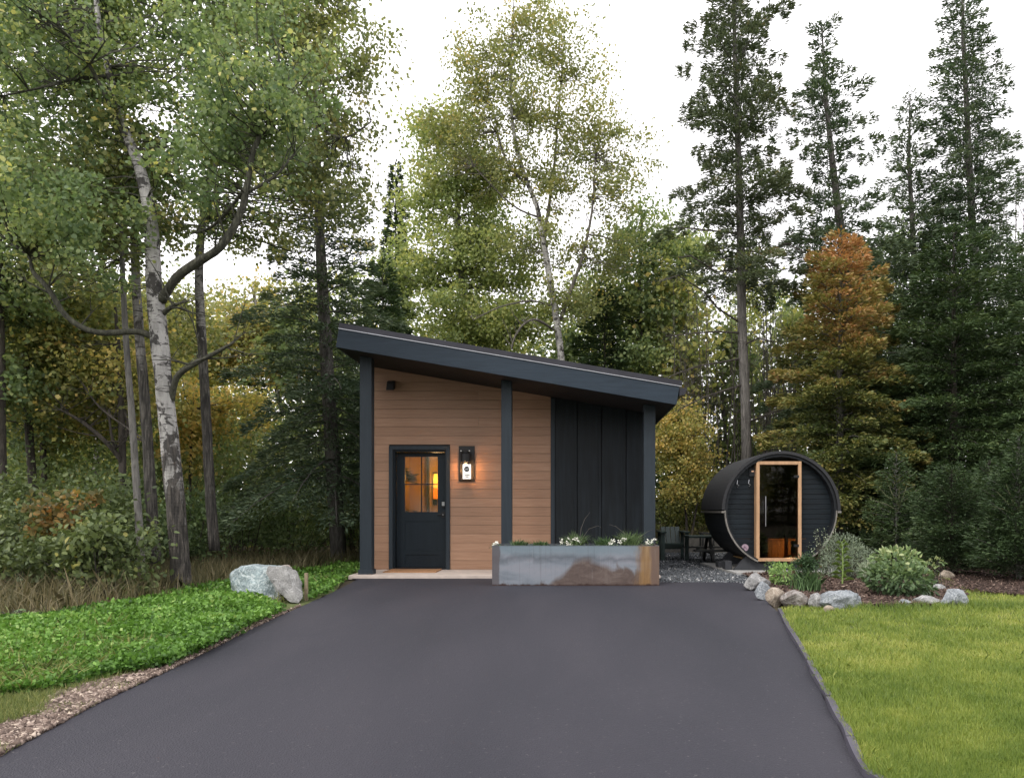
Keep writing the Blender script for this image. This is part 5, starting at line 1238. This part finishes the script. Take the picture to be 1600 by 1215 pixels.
trunkB = path([(243, 880, 24), (236, 780, 24), (230, 680, 22), (224, 600, 21), (216, 500, 19), (211, 400, 17), (208, 300, 14), (190, 200, 11), (110, 100, 7), (60, 20, 4)], 11.3, 0.7)
broadleaf('aspen', 'dark-footed aspen immediately left of the largest trunk', 'aspen', (P(243, 0, 11.3).x, 11.3, 0), [trunkB], [BL(160, 240, 11.5, 1.5, 1.4), BL(60, 130, 11.4, 1.6, 1.5), BL(260, 330, 11.8, 1.2, .6), BL(120, 380, 11.6, 1.4, .4), BL(230, 20, 11.6, 1.7, 1.4)], 260, 55, .17, .072, 'lfAspen', 'barkA2', .42, .15, 102, LEAF4, shell=.5)
trunkC = path([(222, 905, 14), (218, 830, 14), (212, 740, 13), (206, 650, 12), (199, 560, 11), (194, 480, 10), (190, 380, 8), (188, 280, 5)], 10.4, 0.8)
broadleaf('aspen', 'slim smooth grey aspen left of the pair of thick trunks', 'aspen', (P(222, 0, 10.4).x, 10.4, 0), [trunkC], [BL(170, 330, 10.5, 1.0, .7), BL(110, 420, 10.8, .8, .4), BL(190, 250, 10.4, .8, .6)], 110, 55, .18, .07, 'lfAspen2', 'barkG', .45, .15, 103, LEAF4, shell=.5)
trunkD = path([(335, 860, 22), (328, 760, 20), (322, 650, 19), (316, 540, 18), (311, 440, 17), (315, 360, 15), (330, 270, 13), (380, 200, 10, .2), (440, 160, 8, .3), (470, 90, 7, .3), (482, 0, 5, .3), (485, -60, 3, .3)], 12.3, 0.75)
brD = [path([(480, 50, 5, .3), (520, 30, 4, .2), (560, 10, 3, .1)], 12.3, 0.8), path([(470, 130, 6, .3), (520, 125, 4, .2), (570, 110, 3, .1)], 12.3, 0.8), path([(455, 160, 6, .3), (500, 200, 5, .2), (540, 215, 4, .2), (580, 190, 3, .1)], 12.3, 0.8)]
broadleaf('aspen', 'knotty grey aspen standing alone right of the largest trunk', 'aspen', (P(335, 0, 12.3).x, 12.3, 0), [trunkD],
          [BL(470, 60, 12.4, 1.2, 1.1), BL(555, 95, 12.2, .75, .75, .9), BL(530, 180, 12.4, .95, .65), BL(490, 270, 12.6, 1.2, .6), BL(545, 330, 12.8, .65, .5), BL(400, 60, 12.8, 1.3, 1.2), BL(380, 250, 12.8, 1.1, .7), BL(520, 10, 12.3, .7, .6, .8), BL(400, 370, 13.2, 1.2, .35)],
          360, 66, .165, .070, 'lfAspen2', 'barkA2', .42, .16, 104, LEAF4, shell=.45, branches=brD, tr=.012)
# more stems on the left
trE = path([(60, 820, 13), (52, 760, 13), (46, 680, 12), (41, 600, 12), (38, 520, 11), (35, 450, 9), (30, 330, 7), (28, 200, 4)], 13.2, 0.95)
broadleaf('maple', 'dark slim maple stem second from the left edge', 'tree', (P(60, 0, 13.2).x, 13.2, 0), [trE], [BL(40, 470, 13.4, 1.6, .7), BL(110, 500, 13.6, 1.2, .7), BL(20, 560, 13.4, 1.0, .6), BL(40, 330, 13.4, 1.4, 1.0)], 240, 75, .24, .085, 'lfYel', 'barkD', .22, .15, 105, shell=.5)
trF = path([(72, 790, 11), (67, 700, 11), (63, 620, 10), (58, 530, 10), (54, 450, 8), (50, 330, 5)], 14.2, 0.8)
broadleaf('maple', 'straight dark stem just right of the slim maple near the left edge', 'tree', (P(72, 0, 14.2).x, 14.2, 0), [trF], [BL(120, 600, 14.4, 1.5, .7), BL(60, 660, 14.6, 1.2, .6), BL(170, 520, 14.8, 1.5, .8)], 220, 75, .26, .09, 'lfYel', 'barkD', .40, .16, 106, shell=.5)
trG = path([(192, 790, 11), (191, 700, 10), (189, 630, 9), (186, 560, 7), (180, 480, 4)], 12.8)
brG = [path([(191, 720, 8), (165, 690, 7, -.2), (130, 660, 6, -.3), (95, 640, 3, -.4)], 12.8), path([(190, 700, 6), (200, 660, 5, 0), (178, 610, 3, .1)], 12.8), path([(192, 730, 5), (176, 690, 4, -.2), (170, 640, 3, -.3)], 12.8),
       path([(205, 680, 4, -.5), (230, 690, 3, -.6), (160, 640, 3, -.5), (130, 600, 2, -.5)], 12.8)]
broadleaf('maple', 'small forked dark tree with thin crooked branches in the left woods', 'tree', (P(192, 0, 12.8).x, 12.8, 0), [trG], [BL(150, 560, 13.2, 1.1, .5), BL(210, 600, 13.4, .7, .6), BL(110, 640, 13.2, .8, .4)], 90, 60, .25, .08, 'lfYel', 'barkD', .5, .16, 107, shell=.5, branches=brG)
trH = path([(4, 900, 14), (3, 760, 13), (2, 620, 12), (0, 480, 11), (-3, 330, 8)], 12.0)
broadleaf('maple', 'dark trunk cut by the left edge of the view', 'tree', (P(4, 0, 12).x, 12., 0), [trH], [BL(-30, 420, 12.0, 1.4, 1.0), BL(-20, 620, 12.4, .8, .9), BL(10, 300, 12.2, 1.2, .8)], 170, 75, .24, .085, 'lfMid', 'barkD', .45, .15, 108, shell=.5)
trI = path([(145, 800, 8), (150, 720, 8), (155, 660, 7), (158, 600, 5), (160, 540, 3)], 17.0)
broadleaf('birch', 'thin leaning white birch deep in the left woods', 'birch', (P(145, 0, 17).x, 17., 0), [trI], [BL(160, 560, 17.2, 1.5, .8), BL(230, 500, 17.6, 1.5, 1.0)], 170, 60, .3, .10, 'lfBirch', 'barkW', .45, .15, 109, shell=.5)

# ------------------------------------------------------------------ centre birch and poplar behind the cabin
trJ = path([(880, 600, 15), (876, 550, 15), (868, 490, 15), (858, 430, 14), (846, 360, 12), (838, 320, 10), (822, 280, 9), (805, 220, 8), (798, 150, 6), (800, 60, 4), (803, 0, 2)], 20.5, 0.72)
brJ = [path([(876, 500, 9), (893, 450, 8, -.2), (910, 400, 7, -.3), (925, 330, 5, -.4), (930, 250, 3, -.4)], 20.5, 0.7),
       path([(850, 370, 8), (858, 320, 7, .2), (866, 260, 6, .3), (872, 180, 4, .3), (880, 90, 2, .3)], 20.5, 0.7),
       path([(872, 520, 6), (840, 500, 6, -.6), (820, 505, 5, -.8), (805, 525, 4, -.9), (799, 545, 4, -1)], 20.5, 0.7),
       path([(866, 480, 5), (830, 470, 4, -.5), (780, 480, 3, -.8), (740, 500, 2, -1)], 20.5, 0.7),
       path([(825, 290, 6), (790, 250, 5, .2), (770, 170, 3, .3)], 20.5, 0.7), path([(843, 340, 5), (800, 320, 4, -.2), (740, 260, 2, -.3)], 20.5, 0.7)]
blJ = [BL(815, 60, 20.5, 1.5, 1.1, 1.3), BL(770, 130, 20.5, 1.3, 1.0, 1.3), BL(890, 110, 20.5, 1.3, .9, 1.3), BL(830, 180, 20.5, 2.2, 1.0, 1.6), BL(930, 220, 20.6, 1.3, .9, 1.3), BL(750, 260, 20.8, 1.9, 1.0), BL(860, 280, 20.5, 2.0, 1.0), BL(960, 300, 20.5, 1.3, .8),
       BL(960, 400, 20.8, 1.3, .7), BL(840, 390, 20.8, 1.9, .8), BL(900, 470, 20.4, 1.3, .7), BL(705, 200, 20.6, 1.0, .9), BL(980, 240, 20.6, .9, .9), BL(735, 110, 20.5, .8, .8), BL(860, 50, 20.5, 1.3, .8)]
broadleaf('birch', 'tall airy birch with pale trunk rising behind the cabin roof', 'birch', (P(882, 0, 20.5).x, 20.5, 0), [trJ], blJ, 640, 56, .21, .080, 'lfBirch', 'barkW', .48, .16, 111, shell=.62, branches=brJ, tr=.010, limb_mat='twig', clumptint=.14)
trK = path([(735, 700, 12), (730, 560, 12), (722, 450, 10), (715, 340, 8), (712, 230, 4)], 22.0)
broadleaf('poplar', 'bushy yellow-green poplar left of the birch behind the cabin', 'poplar', (P(735, 0, 22).x, 22., 0), [trK],
          [BL(720, 300, 22, 1.7, 1.4, 1.6), BL(690, 420, 22, 1.9, 1.1, 1.6), BL(770, 400, 22, 1.9, 1.3, 1.6), BL(740, 500, 21.6, 2.3, .9, 1.6), BL(700, 210, 22, 1.2, .9), BL(660, 330, 22, 1.0, 1.0), BL(800, 510, 21.5, 1.6, .9)],
          520, 75, .26, .10, 'lfPoplar', 'barkG', .55, .15, 112, shell=.45, clumptint=.16)
trL = path([(1000, 700, 11), (1002, 560, 10), (1000, 450, 8), (1003, 330, 4)], 23.0)
broadleaf('poplar', 'soft green poplar between the birch and the tall pine', 'poplar', (P(1000, 0, 23).x, 23., 0), [trL],
          [BL(1010, 380, 23, 1.5, 1.1, 1.5), BL(960, 470, 23, 1.7, 1.2, 1.5), BL(1040, 480, 23, 1.5, 1.2, 1.5), BL(1000, 560, 22.5, 2.0, .8, 1.4), BL(1070, 400, 23.5, 1.0, .8)], 330, 75, .27, .105, 'lfMid', 'barkG', .62, .15, 113, shell=.5)
trM = path([(440, 640, 7), (420, 560, 7), (405, 500, 6), (395, 450, 4)], 24.0)
broadleaf('birch', 'yellow birch with white forked stems far behind the knotty aspen', 'birch', (P(440, 0, 24).x, 24., 0), [trM], [BL(400, 500, 24, 2.0, 1.2, 1.5), BL(350, 560, 24, 1.5, 1.0), BL(440, 560, 24, 1.6, 1.2)], 220, 60, .3, .12, 'lfBirch', 'barkW', .72, .14, 114, shell=.5, limb_mat='twig')
# yellow shrub right of the cabin, orange sapling on the left, etc.
broadleaf('golden_shrub', 'golden-leaved shrub right behind the low end of the cabin roof', 'shrub', (P(1070, 0, 19.6).x, 19.6, 0), [path([(1075, 850, 4), (1070, 780, 4), (1065, 720, 3), (1060, 660, 2)], 19.6), path([(1078, 850, 4), (1090, 780, 3), (1095, 720, 2)], 19.6)],
          [BL(1065, 700, 19.6, .95, 1.0, .9), BL(1055, 650, 19.8, .7, .5, .7), BL(1085, 760, 19.4, .8, .6, .7)], 170, 60, .16, .075, 'lfYel', 'barkD', .68, .16, 115, shell=.5)
broadleaf('maple_sapling', 'orange and yellow maple sapling in front of the left woods', 'sapling', (P(120, 0, 9.6).x, 9.6, 0), [path([(125, 900, 5), (118, 860, 4), (105, 820, 3), (80, 790, 2)], 9.6), path([(120, 880, 4), (130, 840, 3), (150, 810, 2)], 9.6)],
          [BL(75, 790, 9.6, .32, .18, .3), BL(90, 825, 9.5, .35, .18, .3), BL(140, 775, 9.6, .25, .08, .25)], 34, 22, .09, .075, 'lfOr', 'barkD', .26, .28, 116, LEAF6)
broadleaf('yellow_sapling', 'thin yellow-leaved sapling between the two big aspen trunks', 'sapling', (P(300, 0, 15.5).x, 15.5, 0), [path([(300, 860, 4), (297, 760, 4), (300, 640, 3)], 15.5)], [BL(298, 690, 15.5, .5, .8, .5), BL(370, 640, 16.2, .6, .6, .6), BL(290, 620, 15.5, .4, .5, .4)], 70, 55, .17, .09, 'lfYel', 'barkD', .78, .15, 117)
# distant bare grey-brown thicket behind the pine & bare saplings at right
th = MB(); rnd = random.Random(4)
for i in range(150):
    x0 = rnd.uniform(1050, 1240); Yt = rnd.uniform(20.5, 24); b0 = P(x0, 800, Yt); ht = rnd.uniform(3.5, 7.2); t0 = b0 + Vector((rnd.uniform(-.7, .7), 0, ht)); m0 = b0.lerp(t0, .5) + Vector((rnd.uniform(-.2, .2), 0, 0))
    th.tube([b0, m0, t0], [.022, .015, .004], 3, cap=False)
    for k in range(10):
        o_ = m0.lerp(t0, rnd.random()); th.tube([o_, o_ + Vector((rnd.uniform(-.5, .5), rnd.uniform(-.4, .4), rnd.uniform(.1, .7)))], [.008, .002], 3, cap=False)
props(th.build('bare_thicket', M['twig']), 'bare grey twiggy thicket behind the tall pine', 'thicket', None, 'stuff')
mbb = MB()
for i in range(9):
    x0 = 1548 + i * 8 + rnd.uniform(-3, 3); b0 = P(x0, 780, 22); t0 = P(x0 + rnd.uniform(-14, 14), 260 + rnd.uniform(-20, 60), 22); m0 = b0.lerp(t0, .5)
    mbb.tube([b0, m0, t0], [.04, .025, .005], 5)
    for k in range(16):
        o_ = m0.lerp(t0, rnd.random()); mbb.tube([o_, o_ + Vector((rnd.uniform(-.5, .5), rnd.uniform(-.4, .4), rnd.uniform(.2, .9)))], [.010, .003], 3, cap=False)
props(mbb.build('bare_saplings', M['twig']), 'bare pale saplings behind the firs at the right edge', 'saplings', None, 'stuff')

# ------------------------------------------------------------------ undergrowth
def shrub(label, px, Y, w, h, n, size, mat, tint, seed, name='shrub', cat='shrub', asp=.62, zb=1.3):
    rng = np.random.default_rng(seed); cx = (px - VX) / FPX * Y
    root = empty(name, (cx, Y, 0), label, cat)
    nb = 26; cl = np.stack([cx + rng.normal(size=nb) * w * .42, Y + rng.normal(size=nb) * w * .35, h * rng.uniform(.15, 1, nb) ** .8], 1)
    cl[:, 2] *= 1 - .35 * np.abs(cl[:, 0] - cx) / w
    idx = rng.integers(0, nb, n); pos = cl[idx] + rng.normal(size=(n, 3)) * [w * .17, w * .17, h * .11]; pos[:, 2] = np.abs(pos[:, 2]) + .02
    V, F = leaves(pos, rnd_dirs(rng, n, -.35), rnd_dirs(rng, n, zb), size * rng.uniform(.6, 1.3, n), size * asp * rng.uniform(.8, 1.2, n), LEAF6 if size * FPX / Y > 7 else LEAF4)
    k = 6 if size * FPX / Y > 7 else 4
    t = np.clip(tint + rng.normal(size=nb)[idx] * .10 + rng.normal(size=n) * .16, 0, 1)
    o = link('foliage', np_mesh('foliage', V, F, np.repeat(t, k)), M[mat], root); o['kind'] = 'stuff'
    mb = MB()
    for i in range(nb):
        q = Vector(cl[i]); b = Vector((cx + (q.x - cx) * .3, Y + (q.y - Y) * .3, -.02)); mb.tube([b, b.lerp(q, .5) + Vector((0, 0, .08 * h)), q], [.010, .008, .003], 4)
    mb.build('stems', M['barkD'], root)
shr = [('large green bramble bush on the edge of the clover at the left', 158, 8.9, .75, .95, 2600, .078, 'lfShrub', .55, 1),
       ('grey-green bramble left of the large bramble bush', 60, 9.4, .8, .75, 1800, .07, 'lfShrub', .45, 2),
       ('tangled shrub at the left edge of the view', -5, 9.6, .8, 1.15, 1900, .07, 'lfShrub', .55, 3),
       ('dark shrub behind the orange maple sapling', 60, 11.5, 1.2, 1.7, 3600, .08, 'lfShrub', .50, 4),
       ('leafy shrub right of the maple sapling', 160, 10.8, .9, 1.45, 2800, .075, 'lfShrub', .42, 5),
       ('dark undergrowth shrub between slim aspen and maple stems', 190, 12.8, 1.2, 1.6, 2800, .085, 'lfMid', .22, 6),
       ('pale green tall shrub deep in the left woods', 110, 15.0, 1.8, 2.9, 4200, .10, 'lfMid', .55, 7),
       ('green shrub low behind the knotty aspen', 380, 15.8, 1.4, 1.9, 3000, .09, 'lfMid', .35, 8),
       ('dark shrub behind the boulder', 450, 16.8, 1.7, 1.7, 3000, .09, 'lfMid', .25, 9),
       ('leafy shrub at the foot of the dark fir left of the cabin', 555, 16.6, 1.0, 1.7, 2200, .085, 'lfShrub', .65, 10),
       ('dark shrub between the largest trunk and the knotty aspen', 300, 13.8, 1.0, 1.4, 2400, .08, 'lfMid', .20, 11),
       ('tall green shrub high behind the two big aspens', 260, 16.5, 1.9, 3.6, 4000, .11, 'lfMid', .55, 12),
       ('yellow-green bush right of the golden shrub', 1110, 20.4, 1.1, 2.2, 2200, .10, 'lfYel', .28, 13),
       ('olive grassy shrub between the garden chair and the sauna', 1085, 20.6, 1.2, 1.2, 1800, .09, 'lfYel', .35, 14),
       ('olive shrub behind the garden chair', 1035, 21.0, .9, 1.9, 1700, .09, 'lfYel', .22, 15),
       ('dark leafy shrub behind the right side of the sauna', 1345, 16.5, 1.0, 1.5, 2200, .08, 'lfMid', .12, 16),
       ('tall yellow-green shrub behind the knotty aspen', 350, 19.5, 1.8, 4.2, 4200, .12, 'lfBirch', .45, 17),
       ('amber-leaved tall shrub deep behind the forked tree', 150, 19.0, 2.2, 4.6, 4600, .12, 'lfYel', .45, 18),
       ('amber-leaved tall shrub near the left edge of the woods', 20, 17.5, 1.9, 4.2, 4200, .12, 'lfYel', .35, 19)]
for q in shr: shrub(*q)
# dry grass belt
rng = np.random.default_rng(77)
dp = [G(236, 945), G(330, 922), G(430, 902), G(560, 884), (-4.6, 16.8), (-11.5, 15.5), (-7.2, 10.2)]
x, y = scatter(rng, dp, 26000, near=False)
blades('dry_grass', 'tall tan dry grass between the boulder and the woods', 'dry grass', rng, x, y, np.full(len(x), -.02), rng.uniform(.12, .40, len(x)), .008, 'dry', .38 + rng.normal(size=len(x)) * .25, .16, bent=True)
dp2 = [G(-40, 968), G(110, 962), G(235, 944), (-6.0, 9.6), (-9, 10)]
x, y = scatter(rng, dp2, 5200, near=False)
blades('dead_stalks', 'pale dead stalks under the brambles at the left edge', 'dry grass', rng, x, y, np.full(len(x), -.02), rng.uniform(.15, .5, len(x)), .008, 'dry', .55 + rng.normal(size=len(x)) * .25, .3, bent=True)
x, y = scatter(rng, [(1.6, 19.3), (6, 19.3), (6, 21.5), (1.6, 21.5)], 5000, near=False)
blades('tan_grass', 'tan grass growing beyond the gravel', 'dry grass', rng, x, y, np.full(len(x), -.02), rng.uniform(.3, .8, len(x)), .014, 'dry', .4 + rng.normal(size=len(x)) * .22, .16, bent=True)
# broad pale leaves poking out low at the left edge
bp2 = leafy('broadleaf_weed', 'pale green broad-leaved weed on the clover at the left edge', 'plant', 30, 968, [(25, 962, 0, 30, 4, .12)], 18, .09, 'hosta', .75, 40, LEAF6, .8, 1.2)

# ------------------------------------------------------------------ woodland beyond
def woodland(name, label, rng, trees, size, seed):
    Vs, Fs, Ts = [], [], []; tb = MB(); base = 0
    for (x_, y_, H, R, con, tint, nl) in trees:
        if con:
            n = int(nl * 1.2); u = 1 - np.sqrt(rng.uniform(0, 1, n)); h = H * (.06 + .94 * u); rr_ = R * (1 - u) ** .8 * rng.uniform(.2, 1, n) ** .6; a = rng.uniform(0, 6.283, n)
            pos = np.stack([x_ + np.cos(a) * rr_, y_ + np.sin(a) * rr_, h - rr_ * .25 + .15 * np.sin(h * 9)], 1)
            d = np.stack([np.cos(a), np.sin(a), -.2 + rng.normal(size=n) * .2], 1); nr = rnd_dirs(rng, n, 1.2)
            V, F = leaves(pos, d, nr, size * 1.5 * rng.uniform(.7, 1.3, n), size * .5)
        else:
            n = nl; nc = 34; cz = H * (.12 + .88 * rng.uniform(0, 1, nc) ** .85); ca = rng.uniform(0, 6.283, nc); prof_ = np.sin(np.clip(cz / H, .05, .98) * math.pi) ** .5
            cr = R * prof_ * rng.uniform(.1, 1, nc); idx = rng.integers(0, nc, n)
            cl = np.stack([x_ + np.cos(ca) * cr, y_ + np.sin(ca) * cr, cz], 1); pos = cl[idx] + rng.normal(size=(n, 3)) * R * .22
            V, F = leaves(pos, rnd_dirs(rng, n, -.2), rnd_dirs(rng, n, .6), size * rng.uniform(.7, 1.3, n), size * .8)
        V = V.copy(); V[:, 2] = np.maximum(V[:, 2], -.02)
        Vs.append(V); Fs.append(F + base); base += len(V)
        Ts.append(np.repeat(np.clip(tint + rng.normal(size=n) * .12, 0, 1), 4))
        t_ = Vector((x_ + rng.normal() * .3, y_, H * .85)); tb.tube([(x_, y_, -.05), Vector((x_, y_, 0)).lerp(t_, .5) + Vector((rng.normal() * .12, 0, 0)), t_], [.11, .08, .02], 5, cap=False)
    r = empty(name, (0, trees[0][1], 0), label, 'woodland'); r['kind'] = 'stuff'
    o = link('crowns', np_mesh('crowns', np.concatenate(Vs), np.concatenate(Fs), np.concatenate(Ts)), M['wood_leaf'], r); o['kind'] = 'stuff'
    o = tb.build('trunks', M['barkG'], r); o['kind'] = 'stuff'
    return r
rng = np.random.default_rng(90); tr_ = []
def top_at(px):       # skyline height of the far woods in photo pixels
    return np.interp(px, [-100, 200, 350, 560, 640, 1000, 1060, 1150, 1250, 1400, 1550, 1750], [420, 430, 440, 430, 470, 400, 400, 405, 400, 350, 370, 330])
for row, (Yr, cnt, nl) in enumerate(((23.5, 26, 2500), (28, 26, 2000), (34, 26, 1500), (42, 24, 1200))):
    for i in range(cnt):
        px = -160 + (1930) * (i + rng.uniform(.1, .9)) / cnt; Y = Yr + rng.uniform(-1.6, 1.6)
        if 600 < px < 1010 and row == 0: Y += 4
        top = top_at(px) + rng.uniform(-25, 70) + (60 if row == 0 else 0); H = CAM_H + (VY - top) / FPX * Y
        con = rng.uniform() < (.62 if px > 1150 else .22)
        tint = rng.uniform(.10, .30) if con else (rng.uniform(.45, .88) if px < 420 else (rng.uniform(.35, .75) if px < 1100 else rng.uniform(.25, .7)))
        if px < 480 and rng.uniform() < .25: tint = rng.uniform(.7, .92)
        tr_.append(((px - VX) / FPX * Y, Y, H, rng.uniform(1.1, 1.8) * Yr / 24, con, tint, nl))
woodland('woodland', 'mixed green and yellow woods filling the background behind the cabin', rng, tr_, .185, 90)
# dark undergrowth wall between the trunks
n = 62000; px = rng.uniform(-200, 1800, n); Y = rng.uniform(21.5, 34, n)
z = np.abs(rng.normal(size=n)) * np.where(rng.uniform(size=n) < .55, 1.15, 2.7); x = (px - VX) / FPX * Y
k = ~((x > 1.2) & (x < 5.5) & (Y < 22))
x, Y, z = x[k], Y[k], z[k]; n = len(x)
V, F = leaves(np.stack([x, Y, z], 1), rnd_dirs(rng, n, -.2), rnd_dirs(rng, n, .8), .19 * rng.uniform(.7, 1.3, n), .14)
T = np.clip(.12 + vnoise(x + 60, Y, .5, 12) * .55 + rng.normal(size=n) * .1, 0, 1)
props(link('undergrowth', np_mesh('undergrowth', V, F, np.repeat(T, 4)), M['wood_leaf']), 'dense low undergrowth on the forest floor behind the front trees', 'undergrowth', None, 'stuff')
# unseen woods added behind the viewer for glass reflections and dimmer light, shared meshes
wb = empty('woodland', (0, -8, 0), 'unseen copy of the woods behind the viewpoint, added to dim the light and fill reflections', 'woodland'); wb['kind'] = 'stuff'; wb.rotation_euler = (0, 0, math.pi)
for ch_ in [o for o in bpy.data.objects if o.parent and o.parent.name == 'woodland']:
    o = ch_.copy(); COL.objects.link(o); o.parent = wb; o.location = (0, -4, 0)
